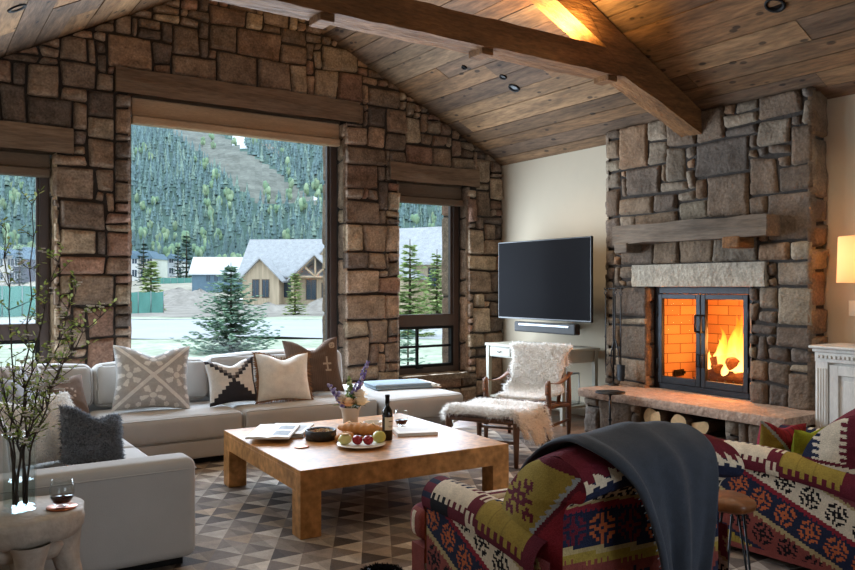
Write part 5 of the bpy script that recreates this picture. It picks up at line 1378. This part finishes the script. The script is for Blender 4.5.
# ------------------------------------------------------------------ charcoal throw over the first armchair
th = thing('charcoal_throw', 'charcoal grey wool throw slung over the back of the foreground kilim armchair', 'blanket', A1[0], A1[1])
PATH = [(.78, .50), (.62, .50), (.52, .54), (.462, .64), (.395, .78), (.285, .89), (.13, .955), (.03, .95), (-.06, .90), (-.10, .81), (-.11, .64), (-.105, .46), (-.095, .30), (-.09, .17)]
def throw_pt(u, v):
    y, z = curve_pt(PATH, v)
    hang = sstep(.52, 1.0, v)
    xl = lerp(-.36, -.36, sstep(.15, .5, v)); xl = lerp(xl, -.13, sstep(.52, .9, v)); xr = lerp(.12, .20, sstep(.1, .5, v)); xr = lerp(xr, .06, hang)
    x = lerp(xl, xr, u)+.025
    amp = .006+.05*hang
    fold = math.sin(u*13+1.3*math.sin(v*4)+.8)*.6+math.sin(u*23+v*3)*.25+nz(u*4, v*3, 2)*.7
    y -= amp*(fold*.9+.35)*sstep(.40, .62, v)
    z += .012*nz(u*5, v*6, 4)+.010*max(0, fold)*(1-hang)
    if v < .35: y += .02*fold*0; z += .022*abs(nz(u*4, v*5, 9))
    z -= .08*(x/.46)**2*sstep(.55, .9, z)
    # rolled left hem
    if u < .14: e = (1-u/.14); y -= .035*e*sstep(.45, .65, v)*math.sin(PI*e*.9); z += .014*math.sin(PI*e)*(1-hang)
    return V((x, y, z))
mb = MB(C(56, 60, 68)); mb.grid(throw_pt, 70, 130); mb.build('blanket', 'throw', th, recalc=False, solid=.012)
mb = MB(C(120, 130, 140))
for k in range(14):
    p = throw_pt(.0, .70+k*.012); mb.tube([p, p+V((-.014, -.004, -.003))], .0018, 4)
mb.build('blanket_stitch', 'bluethrow', th)

# ------------------------------------------------------------------ slab stool, black shaggy cushion
sl = thing('slab_stool', 'small live edge slab stool on black hairpin legs between the kilim armchairs', 'stool', (3.232, 2.276, 0), .3)
mb = MB(); mb.lathe([(.0001, .452), (.105, .455), (.122, .47), (.126, .49), (.12, .505), (.0001, .508)], n=48, wob=lambda t, z: 1+.10*math.sin(2*t)+.06*math.sin(3*t+1)+.04*math.sin(7*t)+.02*math.sin(13*t)); mb.build('seat', 'stoolwood', sl)
for k in range(3):
    a = 2*PI*k/3+.5; c, s_ = math.cos(a), math.sin(a); mb = MB()
    mb.tube([(c*.06-s_*.035, s_*.06+c*.035, .455), (c*.115-s_*.012, s_*.115+c*.012, .02), (c*.118, s_*.118, .006), (c*.115+s_*.012, s_*.115-c*.012, .02), (c*.06+s_*.035, s_*.06-c*.035, .455)], .0058, 8); mb.build('leg', 'iron', sl)
pf = thing('shaggy_pouf', 'black shaggy pouf on the rug at the bottom edge before the kilim armchair', 'pouf', (1.93, 3.29, .0135))
mb = MB(C(24, 22, 22)); fn = lambda u, v: V((.12*math.cos(2*PI*u)*math.cos(PI*(v-.5)*.98), .12*math.sin(2*PI*u)*math.cos(PI*(v-.5)*.98), .056+.054*math.sin(PI*(v-.5)*.98)))
mb.grid(fn, 24, 12, closeu=True); mb.build('cover', 'black', pf)
strands('fluff', pf, surf_of(fn), 2500, .03, C(26, 24, 24), .004, .4, .4, 6, 'fluff', .8)
# ------------------------------------------------------------------ outside
def far(px, d, z=0.0):
    """a point at depth d whose bearing is px (photograph columns)"""
    p = FWD*d+RGT*((px-427.5)/780*d); return V((p.x, p.y, z))
GZ = -.8
def tz(lat, d):
    if d < 110: b = GZ
    else: b = GZ+9.5*sstep(100, 235, d)
    if d > 215: b += (d-215)*.305*sstep(200, 330, d)
    k = clamp((d-140)/300)
    b += k*(26*nz(lat*.006+3, d*.004, 1)+9*nz(lat*.02, d*.013, 5))
    if d > 60 and d < 160: b += .9*nz(lat*.06, d*.07, 8)*sstep(60, 90, d)
    return b
HAZE = C(162, 183, 190)  # aerial haze colour, blended into the hill and tree colours
def tproj(lat, d, z): return 427.5+780*lat/d, 286.5-780*(z-1.5)/d
def bare(px, py):
    c = 178+(py-125)*1.32
    if py < 205 and abs(px-c-6) < 20+(py-125)*.16+7*nz(px*.06, py*.06, 2): return 1
    for (cx, cy, a, b) in ((238, 145, 7, 7), (316, 201, 7, 5), (246, 137, 12, 3)):
        if ((px-cx)/a)**2+((py-cy)/b)**2 < 1: return 2
    return 0
mb = MB(); ND, NL = 150, 190
ds = [118*(1500/118)**(i/ND) for i in range(ND+1)]
def tp(u, v):
    d = ds[int(round(v*ND))]; lat = lerp(-1.15, .65, u)*d; z = tz(lat, d); p = FWD*d+RGT*lat; return (p.x, p.y, z)
def tcol(u, v):
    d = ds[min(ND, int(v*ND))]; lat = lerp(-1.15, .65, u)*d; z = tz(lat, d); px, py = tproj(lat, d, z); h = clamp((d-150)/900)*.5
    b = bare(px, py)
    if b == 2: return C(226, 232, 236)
    if b == 1: return mixc(mul(C(122, 122, 112), 1+.3*nz(px*.2, py*.2)), HAZE, h*.7)
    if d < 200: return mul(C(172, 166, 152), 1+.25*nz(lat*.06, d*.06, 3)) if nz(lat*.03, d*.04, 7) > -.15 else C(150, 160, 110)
    return mixc(mul(C(86, 108, 98), 1+.2*nz(lat*.03, d*.03)), HAZE, h*.6)  # forest floor colour carries more haze with depth
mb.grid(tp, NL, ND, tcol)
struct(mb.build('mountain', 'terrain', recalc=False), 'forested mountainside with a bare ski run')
def gstrip(name, d0, d1, m_, z, label, n=24, wob=0):
    mb = MB(); mb.grid(lambda u, v: (lambda d, l: (FWD*d+RGT*l*1.0+V((0, 0, z+.15*nz(l*.2, d*.2, 4)*(1 if wob else 0)))))(lerp(d0, d1, v)+(wob*nz(u*8, v*3, d0) if v in (0, 1) else 0), lerp(-1.2, .7, u)*(lerp(d0, d1, v)+8)), 60, n); return struct(mb.build(name, m_, recalc=False), label)
mb = MB(); mb.quad((XL-40, YO+.02, GZ-.06), (40, YO+.02, GZ-.06), (40, 120, GZ-.06), (XL-100, 120, GZ-.06)); struct(mb.build('ground', 'lawn'), 'pale lawn')
gstrip('ground_lawn', 9.8+4, 34, 'lawn', GZ+.0, 'pale green lawn outside the windows', wob=.0)
gstrip('road', 34, 54, 'road', GZ+.03, 'pale road beyond the lawn', wob=1.5)
gstrip('ground_verge', 54, 58, 'lawn', GZ+.04, 'strip of green verge beyond the road', wob=.8)
gstrip('ground_gravel', 57.5, 126, 'dirt', GZ+.05, 'gravelly ground before the houses', wob=1.0)

# --- conifers on the hillside
def cone_tree(seed, n=7, tiers=4, h=1.0, r=.17):
    rg = random.Random(seed); mb = MB(); 
    for k in range(tiers):
        z0 = .06+.94*k/tiers*.9; z1 = min(1.0, z0+.94/tiers*1.55); rr = r*(1-k/tiers*.86)
        ring = [(rr*rg.uniform(.7, 1.2)*math.cos(2*PI*i/n+k), rr*rg.uniform(.7, 1.2)*math.sin(2*PI*i/n+k), (z0+rg.uniform(-.03, .03))*h) for i in range(n)]
        mb.add(ring+[(0, 0, z1*h)], [(i, (i+1) % n, n) for i in range(n)], [rg.uniform(.75, 1.2) for _ in range(n)], False)
    return mb
rg = random.Random(99)
protoc = [cone_tree(i) for i in range(6)]
cands = []; cellh = {}
def roomfor(x, y, r):
    ci, cj = int(x//12), int(y//12)
    for i in range(ci-1, ci+2):
        for j in range(cj-1, cj+2):
            for (a, b, q) in cellh.get((i, j), ()):
                if (a-x)**2+(b-y)**2 < (r+q)**2: return False
    cellh.setdefault((ci, cj), []).append((x, y, r)); return True
trees_b = []
for _ in range(1500):
    px = rg.choice([rg.uniform(-10, 46), rg.uniform(130, 328), rg.uniform(130, 328), rg.uniform(200, 328), rg.uniform(398, 450)]); d = rg.uniform(215, 330) if rg.random() < .8 else rg.uniform(330, 520); lat = (px-427.5)/780*d; h = rg.uniform(3.2, 6.2)
    if nz(px*.03, d*.02, 3) < -.05 or len(trees_b) >= 190: continue
    p = FWD*d+RGT*lat
    if roomfor(p.x, p.y, h*.34): trees_b.append((p, lat, d, h))
for _ in range(80000):
    d = 235*(1350/235)**(rg.random()**.85); lat = rg.uniform(-1.05, .5)*d; z = tz(lat, d); px, py = tproj(lat, d, z)
    if bare(px, py-2) or bare(px, py+2): continue
    if abs(lat/d) > 1 and rg.random() < .6: continue
    h = rg.uniform(4, 9)*(1.0 if d > 300 else .85); p = FWD*d+RGT*lat
    if roomfor(p.x, p.y, h*.185): cands.append((d, lat, z, h, px, py))
cands.sort()
vis = lambda px: -20 < px < 46 or 128 < px < 330 or 396 < px < 450
near = [c for c in cands if vis(c[4])][:300]; ns = set(map(id, near))
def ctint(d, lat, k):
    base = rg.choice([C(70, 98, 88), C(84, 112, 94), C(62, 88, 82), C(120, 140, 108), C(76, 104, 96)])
    return mixc(mul(base, k), HAZE, .3+clamp((d-180)/1000)*.45)  # tree tint with distance haze mixed in
meshes = []
for i, pm in enumerate(protoc):
    for q in range(2):
        base = [C(66, 92, 86), C(88, 112, 98)][q]; m2 = MB(); m2.v = list(pm.v); m2.f = list(pm.f); m2.sm = list(pm.sm); m2.c = [mixc(mul(base, k), HAZE, .28) for k in pm.c]  # needle colour holds a fixed share of haze
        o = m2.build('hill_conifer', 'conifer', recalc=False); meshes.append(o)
first = True
for i, c in enumerate(near):
    d, lat, z, h, px, py = c; src = meshes[i % len(meshes)]
    o = src if i < len(meshes) else src.copy()
    if i >= len(meshes): COL.objects.link(o)
    p = FWD*d+RGT*lat; o.location = (p.x, p.y, z-.3); o.scale = (h, h, h); o.rotation_euler = (0, 0, rg.uniform(0, 6))
    tag(o, 'dark green conifer on the lower mountainside seen through the windows', 'tree', 'conifers on the lower mountainside')
mb = MB()
for c in cands:
    if id(c) in ns: continue
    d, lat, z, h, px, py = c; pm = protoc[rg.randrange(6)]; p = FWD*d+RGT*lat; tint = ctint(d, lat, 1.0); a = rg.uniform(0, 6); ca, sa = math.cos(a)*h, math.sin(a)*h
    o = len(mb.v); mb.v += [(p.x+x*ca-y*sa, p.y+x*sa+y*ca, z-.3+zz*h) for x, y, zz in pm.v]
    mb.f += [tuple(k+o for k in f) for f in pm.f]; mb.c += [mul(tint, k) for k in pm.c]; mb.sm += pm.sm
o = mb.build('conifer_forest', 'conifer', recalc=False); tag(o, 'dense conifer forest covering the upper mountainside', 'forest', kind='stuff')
# light green broadleaf trees along the foot of the hill
def broad(seed):
    rg2 = random.Random(seed); mb = MB()
    for k in range(9):
        c = (rg2.uniform(-.26, .26), rg2.uniform(-.26, .26), rg2.uniform(.35, .85)); oc = rg2.uniform(.75, 1.2); col = mul(rg2.choice([C(140, 162, 128), C(128, 154, 126), C(156, 174, 142)]), oc)
        mb.ball(c, rg2.uniform(.16, .26), 8, 6, col, (1, 1, 1.15), .35, k)
    return mb
bm_ = []
for s_ in range(5):
    r = thing('broadleaf_tree', 'pale green broadleaf tree at the foot of the mountain', 'tree', group='broadleaf trees at the foot of the mountain')
    broad(s_).build('crown', 'conifer', r, recalc=False); m2 = MB(); m2.tube([(0, 0, 0), (0, 0, .5)], [.03, .02], 6); m2.build('trunk', 'trunk', r); bm_.append(r)
for cnt, (p, lat, d, h) in enumerate(trees_b):
    r = bm_[cnt] if cnt < 5 else copy_tree(bm_[cnt % 5])
    r.location = (p.x, p.y, tz(lat, d)-.3); r.scale = (h*.66, h*.66, h); r.rotation_euler = (0, 0, rg.uniform(0, 6))

# --- spruces near the house
def spruce(name, label, loc, h, r, nwh, nb, seed, cols, dens=1.0, needle=.10):
    t = thing(name, label, 'tree', loc); rg2 = random.Random(seed)
    mb = MB(); mb.tube([(0, 0, 0), (0, 0, h*.5), (0, 0, h)], [h*.022, h*.014, h*.004], 8); mb.build('trunk', 'trunk', t)
    mb = MB()
    for w in range(nwh):
        q = w/nwh; z = h*(.04+.93*q); rad = r*(1-q)**.85*rg2.uniform(.88, 1.1)+.02*h*.3
        for b in range(max(4, int(nb*(1-.5*q)))):
            a = 2*PI*(b+rg2.random())/max(4, int(nb*(1-.5*q))); ln = rad*rg2.uniform(.72, 1.12); dr = V((math.cos(a), math.sin(a), 0)); up = lerp(-.12, .55, q)+rg2.uniform(-.1, .12)
            nseg = max(3, int(ln/needle*dens))
            for k in range(nseg):
                f = (k+.3)/nseg; c = V((0, 0, z+rg2.uniform(-.02, .02)*h))+dr*ln*f+V((0, 0, ln*(up*f+.18*f*f-.10*math.sin(PI*f))))
                for sg in (-1, 0, 1):
                    sd = V((-dr.y, dr.x, 0))*sg; d2 = (dr*1.0+sd*1.15+V((0, 0, rg2.uniform(-.2, .35)))).normalized(); l2 = needle*rg2.uniform(1.0, 1.9)*(1.15-.5*f)
                    wv = d2.cross(V((rg2.uniform(-.4, .4), rg2.uniform(-.4, .4), 1))).normalized()*needle*.42
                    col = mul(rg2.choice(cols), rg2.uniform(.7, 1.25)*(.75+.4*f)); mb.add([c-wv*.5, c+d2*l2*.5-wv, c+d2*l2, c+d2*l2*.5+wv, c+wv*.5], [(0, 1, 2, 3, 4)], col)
    mb.build('foliage', 'spruce', t, recalc=False); return t
BL = [C(150, 178, 156), C(130, 160, 142), C(170, 194, 164), C(112, 140, 124)]; YL = [C(176, 192, 128), C(156, 178, 116), C(194, 206, 146), C(134, 158, 106)]
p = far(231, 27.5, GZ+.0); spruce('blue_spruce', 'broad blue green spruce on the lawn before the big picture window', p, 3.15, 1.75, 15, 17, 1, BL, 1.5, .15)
p = far(151, 71, GZ); spruce('young_spruce', 'small yellow green spruce behind the green fence at the left of the picture window', p, 5.0, 1.5, 12, 9, 2, YL, 1.0, .42)
p = far(295, 62, GZ); spruce('young_spruce', 'small yellow green spruce standing before the timber house', p, 3.6, 1.15, 12, 9, 3, YL, 1.1, .28)
p = far(410, 36, GZ); spruce('young_spruce', 'tall yellow green spruce at the left of the narrow window by the television', p, 4.5, 1.5, 14, 10, 4, YL, 1.9, .22)
p = far(437, 44, GZ); spruce('young_spruce', 'second yellow green spruce at the right of the narrow window by the television', p, 4.4, 1.3, 14, 10, 5, YL, 1.9, .22)
p = far(408, 17, GZ); spruce('young_spruce', 'low dark spruce just outside the lower sash of the narrow window', p, 1.55, .8, 9, 10, 6, BL, 1.0, .09)
for k, (px, d, h) in enumerate([(143.5, 150, 9), (186.5, 160, 10.5), (178, 166, 8), (19.5, 138, 7.5)]):
    p = far(px, d, tz((px-427.5)/780*d, d)-.3); spruce('tall_conifer', ['dark conifer at the left edge of the picture window beside the condos', 'tall dark conifer left of the blue grey barn', 'dark conifer standing between the condos and the taller one', 'dark conifer among the apartment blocks behind the branches'][k], p, h, h*.24, 11, 8, 20+k, [C(70, 98, 88), C(86, 116, 100), C(58, 84, 78)], .7, h*.055)

# --- green screened fence and a chain of fence beyond
def fencerun(label, px0, d0, px1, d1, h, z, np_, nm='construction_fence'):
    a, b = far(px0, d0, z), far(px1, d1, z); t = thing(nm, label, 'fence', tuple(a)); n = 40
    mb = MB(); nn = V((0, 0, 1)).cross((b-a)).normalized()
    mb.grid(lambda u, v: (b-a)*u+V((0, 0, h*v-.05*math.sin(u*np_*PI)**2*v))+nn*.10*math.sin(u*np_*PI*2)*math.sin(PI*v), n, 6); mb.build('screen_cloth', 'fence', t, recalc=False)
    for k in range(np_+1): mb = MB(); c = (b-a)*(k/np_); mb.tube([c, c+V((0, 0, h+.08))], .035, 8); mb.build('post', 'silver', t)
fencerun('green screened construction fence by the road, seen left in the picture window', 112, 64, 163.5, 66, 1.85, GZ, 4)
fencerun('green screened construction fence seen through the window behind the branches', -60, 58, 62, 60, 2.35, GZ, 6)
fencerun('long low pale blue fence in front of the condos at the foot of the hill', 150, 150, 205, 150, 1.6, 1.6, 8)

# --- houses
def house(name, label, loc, rz, W, D, H, rise, wall, roofm, over=.5, gable_front=False):
    t = thing(name, label, 'house', loc, rz); mb = MB(); mb.box((-W/2, 0, -.6), (W/2, D, H)); 
    mb.prism([(0, H), (D/2, H+rise), (D, H)], lambda p, q, s_: (s_, p, q), -W/2, W/2); mb.build('wall', wall, t)
    mb = MB()
    for sg in (0, 1):
        y0, y1 = (-over, D/2) if sg == 0 else (D+over, D/2); z0 = H-rise*over/(D/2); th = .22
        q = [(-W/2-over, y0, z0), (W/2+over, y0, z0), (W/2+over, y1, H+rise), (-W/2-over, y1, H+rise)]
        mb.add(q+[(x, y, z+th) for x, y, z in q], [(0, 1, 2, 3), (7, 6, 5, 4), (0, 4, 5, 1), (1, 5, 6, 2), (2, 6, 7, 3), (3, 7, 4, 0)])
    mb.build('roof', roofm, t); return t
def win(t, x0, x1, z0, z1, y=-.02, fm='darktimber', bars=1):
    mb = MB(); q = .09
    for lo, hi in (((x0-q, y-.04, z0-q), (x0, y+.05, z1+q)), ((x1, y-.04, z0-q), (x1+q, y+.05, z1+q)), ((x0, y-.04, z0-q), (x1, y+.05, z0)), ((x0, y-.04, z1), (x1, y+.05, z1+q))): mb.box(lo, hi)
    for k in range(1, bars+1): x = lerp(x0, x1, k/(bars+1)); mb.box((x-.03, y-.03, z0), (x+.03, y+.03, z1))
    f = mb.build('window', fm, t); mb = MB(); mb.box((x0, y-.015, z0), (x1, y+.01, z1)); mb.build('pane', 'winglass', f)
def gable(t, x, w, z0, h, dep, wall, roofm, y=-.5, zb=None, over=.35, truss=False):
    mb = MB(); zb = z0 if zb is None else zb
    if not truss: mb.prism([(x-w/2, zb), (x+w/2, zb), (x+w/2, z0), (x, z0+h), (x-w/2, z0)], lambda p, q, s_: (p, s_, q), y, y+dep); mb.build('gable_wall', wall, t)
    mb = MB(); th = .2
    for sg in (-1, 1):
        ex, ez = x+sg*(w/2+over), z0-h*over/(w/2)
        q = [(x, y-over, z0+h), (ex, y-over, ez), (ex, y+dep, ez), (x, y+dep, z0+h)]
        mb.add(q+[(a, b, c+th) for a, b, c in q], [(0, 1, 2, 3), (7, 6, 5, 4), (0, 4, 5, 1), (1, 5, 6, 2), (2, 6, 7, 3), (3, 7, 4, 0)])
    mb.build('gable_roof', roofm, t)
    if truss:
        mb = MB()
        for a, b in (((x-w/2, z0), (x+w/2, z0)), ((x, z0), (x, z0+h)), ((x, z0+.05), (x-w/4, z0+h/2)), ((x, z0+.05), (x+w/4, z0+h/2)), ((x-w/2, z0), (x, z0+h)), ((x+w/2, z0), (x, z0+h))): mb.tube([(a[0], y, a[1]), (b[0], y, b[1])], .14, 6)
        mb.build('timber_truss', 'timber', t)
        for sg in (-1, 1): mb = MB(); mb.box((x+sg*w/2-.18, y-.18, zb), (x+sg*w/2+.18, y+.18, z0)); mb.build('post', 'timber', t)
FACE = math.atan2(-.5563, .831)   # a facade square to the view
# blue grey barn
p = far(230, 132, GZ+1.0)
bh = house('blue_barn', 'blue grey barn with pale roof and small gables left of the timber house', p, FACE+.12, 12.5, 8, 3.6, 2.6, 'bluewall', 'snowroof', .5)
for x in (-.2, 2.4): gable(bh, x, 2.0, 3.6, 1.35, 3.0, 'bluewall', 'snowroof', -.1, 3.2, .3)
for x in (-3.6, -2.3, -.2, 2.4, 4.2): win(bh, x-.3, x+.3, 2.2, 3.3, -.03 if x not in (-.2, 2.4) else -.12, 'bluewall')
# timber house
p = far(291, 98, GZ+.1)
hh_ = house('timber_house', 'barnwood house with grey shingle roofs and a timber porch gable beyond the road', p, FACE-.10, 12.5, 9, 3.9, 4.3, 'timber', 'shingle', .6)
gable(hh_, -3.2, 4.6, 3.3, 2.3, 5.0, 'timber', 'shingle', -2.2, -.6, .6)
win(hh_, -4.2, -3.45, .9, 3.0, -2.22); win(hh_, -2.95, -2.2, .9, 3.0, -2.22)
gable(hh_, 3.6, 5.6, 3.4, 2.6, 5.0, 'timber', 'shingle', -2.0, -.6, .6, truss=True)
win(hh_, 2.0, 3.2, .6, 3.0); win(hh_, 4.0, 4.9, .0, 2.6)
gable(hh_, 4.4, 2.4, 6.2, 1.2, 3, 'timber', 'shingle', 1.6, 5.4, .3); win(hh_, 4.0, 4.8, 6.0, 6.5, 1.57)
win(hh_, -.9, .1, .9, 2.9)
# neighbour seen in the narrow window
p = far(412, 62, GZ+.1)
h2 = house('shingle_house', 'big house with broad grey shingle roof seen through the narrow window by the television', p, FACE-.55, 11, 8, 4.3, 2.7, 'timber', 'shingle', .6)
gable(h2, -1.5, 5.0, 3.0, 1.3, 4, 'timber', 'shingle', -2.5, -.6, .5); win(h2, 1.6, 2.4, 2.2, 3.6); win(h2, 3.0, 3.8, 2.2, 3.6); win(h2, -2.4, -1.6, 1.0, 2.2, -2.52)
# apartment blocks by the hill
def condo(label, px, d, w, h, rz, cols, z=None):
    p = far(px, d, tz((px-427.5)/780*d, d) if z is None else z); t = thing('apartment_block', label, 'building', p, FACE+rz); mb = MB()
    n = 5
    for k in range(n): mb.box((-w/2+w*k/n, .0 if k % 2 else -.8, -2), (-w/2+w*(k+1)/n, 8, h-(0 if k % 2 else .6)), cols[k % len(cols)])
    mb.build('wall', 'condo', t); mb = MB()
    for k in range(n):
        x0, x1 = -w/2+w*k/n-.2, -w/2+w*(k+1)/n+.2; zt = h-(0 if k % 2 else .6); mb.prism([(x0, zt), (x1, zt), ((x0+x1)/2, zt+1.3)], lambda p_, q_, s_: (p_, s_, q_), -1.2, 8.2)
    mb.build('roof', 'bluewall', t)
    for k in range(n):
        for j in range(2): xc = -w/2+w*(k+.5)/n; win(t, xc-.5, xc+.5, .9+2.7*j, 2.3+2.7*j, -.03 if k % 2 else -.83, 'snowroof')
WC = [C(214, 214, 210), C(84, 88, 102), C(196, 190, 180)]
condo('white and dark apartment block behind the branches, left in the left window', 2, 152, 8, 5.6, .1, WC); condo('white and dark apartment block at the right side of the left window', 34, 172, 9, 5.8, -.1, [WC[1], WC[0], WC[2]])
condo('pale apartment block at the left edge of the picture window', 136, 165, 8, 5.2, .0, [WC[0], WC[2]]); condo('pale low apartment block between the conifers left of the blue barn', 163, 196, 10, 4.6, .15, [C(206, 208, 206), C(190, 196, 200)])
# gravel mounds
for k, (px, d, r, h) in enumerate([(199, 92, 4.2, 1.9), (324, 74, 2.6, 1.2), (268, 72, 2.0, .8), (178, 104, 6, 2.0)]):
    p = far(px, d, GZ); mb = MB(); mb.grid(lambda u, v: (r*v*math.cos(2*PI*u), r*v*math.sin(2*PI*u), h*(1-v**1.3)*(1+.25*nz(math.cos(2*PI*u)*2, math.sin(2*PI*u)*2+v*3, k))-.1*v), 28, 8, closeu=True)
    o = mb.build('gravel_mound', 'dirt', None, loc=p, recalc=False); tag(o, ['grey gravel heap below the blue barn', 'grey gravel heap right of the small spruce by the timber house', 'low gravel heap before the timber house windows', 'broad gravel heap in front of the pale fence'][k], 'gravel heap')
# ------------------------------------------------------------------ camera, light
cam = bpy.data.cameras.new('camera'); co = bpy.data.objects.new('camera', cam); COL.objects.link(co)
co.location = (0, 0, 1.5); co.rotation_euler = (PI/2, 0, -math.radians(33.8))
cam.sensor_width = 36; cam.lens = 780/855*36; cam.shift_y = 1.5/855; cam.clip_start = .05; cam.clip_end = 4000
SC.camera = co
w = bpy.data.worlds.new('sky'); SC.world = w; w.use_nodes = True
nt = w.node_tree; bg = nt.nodes['Background']; bg.inputs[0].default_value = (.74, .86, 1.0, 1); bg.inputs[1].default_value = 2.5
def light(kind, name, loc, e, col, **kw):
    l = bpy.data.lights.new(name, kind); o = bpy.data.objects.new(name, l); COL.objects.link(o); o.location = loc; l.energy = e; l.color = col
    for k, v_ in kw.items():
        if k == 'aim': o.rotation_euler = (V(v_)-V(loc)).to_track_quat('-Z', 'Y').to_euler()
        else: setattr(l, k, v_)
    return o
WARM = (1.0, .80, .57)
# area lamps adding daylight inside the glazing
for (x0, x1, z0, z1) in [(a, b, lo, hi) for a, b, lo, hi in OPEN]:
    o = light('AREA', 'window_daylight', ((x0+x1)/2, YG-.21, (z0+z1-.3)/2), (x1-x0)*(z1-z0)*42, (.70, .84, 1.0), shape='RECTANGLE', size=(x1-x0)*.94, size_y=z1-z0-.36); o.rotation_euler = (-PI/2, 0, 0)
o = light('AREA', 'back_fill_light', (3.0, YB+.05, 1.3), 48, (.88, .93, 1.0), shape='RECTANGLE', size=2.5, size_y=2.3); o.rotation_euler = (PI/2, 0, 0)  # added fill lamp behind the camera, brightening the room
# spots at the downlights, then added fill spots
for (p, r, lb), e in zip(DL, (55, 0, 55, 60, 70, 60)):
    if e: light('SPOT', 'ceiling_or_fill_spot', (p[0], p[1], p[2]-.05), e, WARM, aim=(p[0], p[1], 0), spot_size=1.9, spot_blend=.8, shadow_soft_size=.06)
for p in ((4.6, 1.2, 3.85), (2.7, .7, 4.5), (3.4, 1.9, 4.4), (2.2, 2.6, 4.2), (4.2, 4.0, 4.0), (1.2, 4.2, 3.6)):  # unseen fill spots added to brighten the chairs and room, no fixtures
    light('SPOT', 'ceiling_or_fill_spot', p, 30, WARM, aim=(p[0], p[1], 0), spot_size=2.0, spot_blend=.8, shadow_soft_size=.08)
# uplight strips resting on the collar beam
light('AREA', 'beam_uplight', (4.62, 4.83, 3.575), 45, (1.0, .58, .18), aim=(4.75, 4.83, 5), shape='RECTANGLE', size=.5, size_y=.12)
light('AREA', 'beam_uplight', (3.0, 4.83, 3.575), 40, (1.0, .62, .28), aim=(3.0, 4.83, 5), shape='RECTANGLE', size=2.2, size_y=.12)
# lamp, fire
light('POINT', 'lamp_bulb', (6.27, 3.14, 1.66), 75, (1.0, .70, .40), shadow_soft_size=.05)
light('POINT', 'fire_glow', (6.74, 4.74, .98), 40, (1.0, .40, .10), shadow_soft_size=.12)
light('POINT', 'fire_glow', (6.57, 4.52, .95), 42, (1.0, .36, .08), shadow_soft_size=.08)
SC.view_settings.view_transform = 'Standard'
try: SC.view_settings.look = 'None'
except Exception: pass
SC.view_settings.exposure = 0.04
SC.cycles.use_denoising = True
SC.cycles.max_bounces = 10; SC.cycles.transparent_max_bounces = 24; SC.cycles.caustics_reflective = False; SC.cycles.caustics_refractive = False; SC.cycles.sample_clamp_indirect = 6
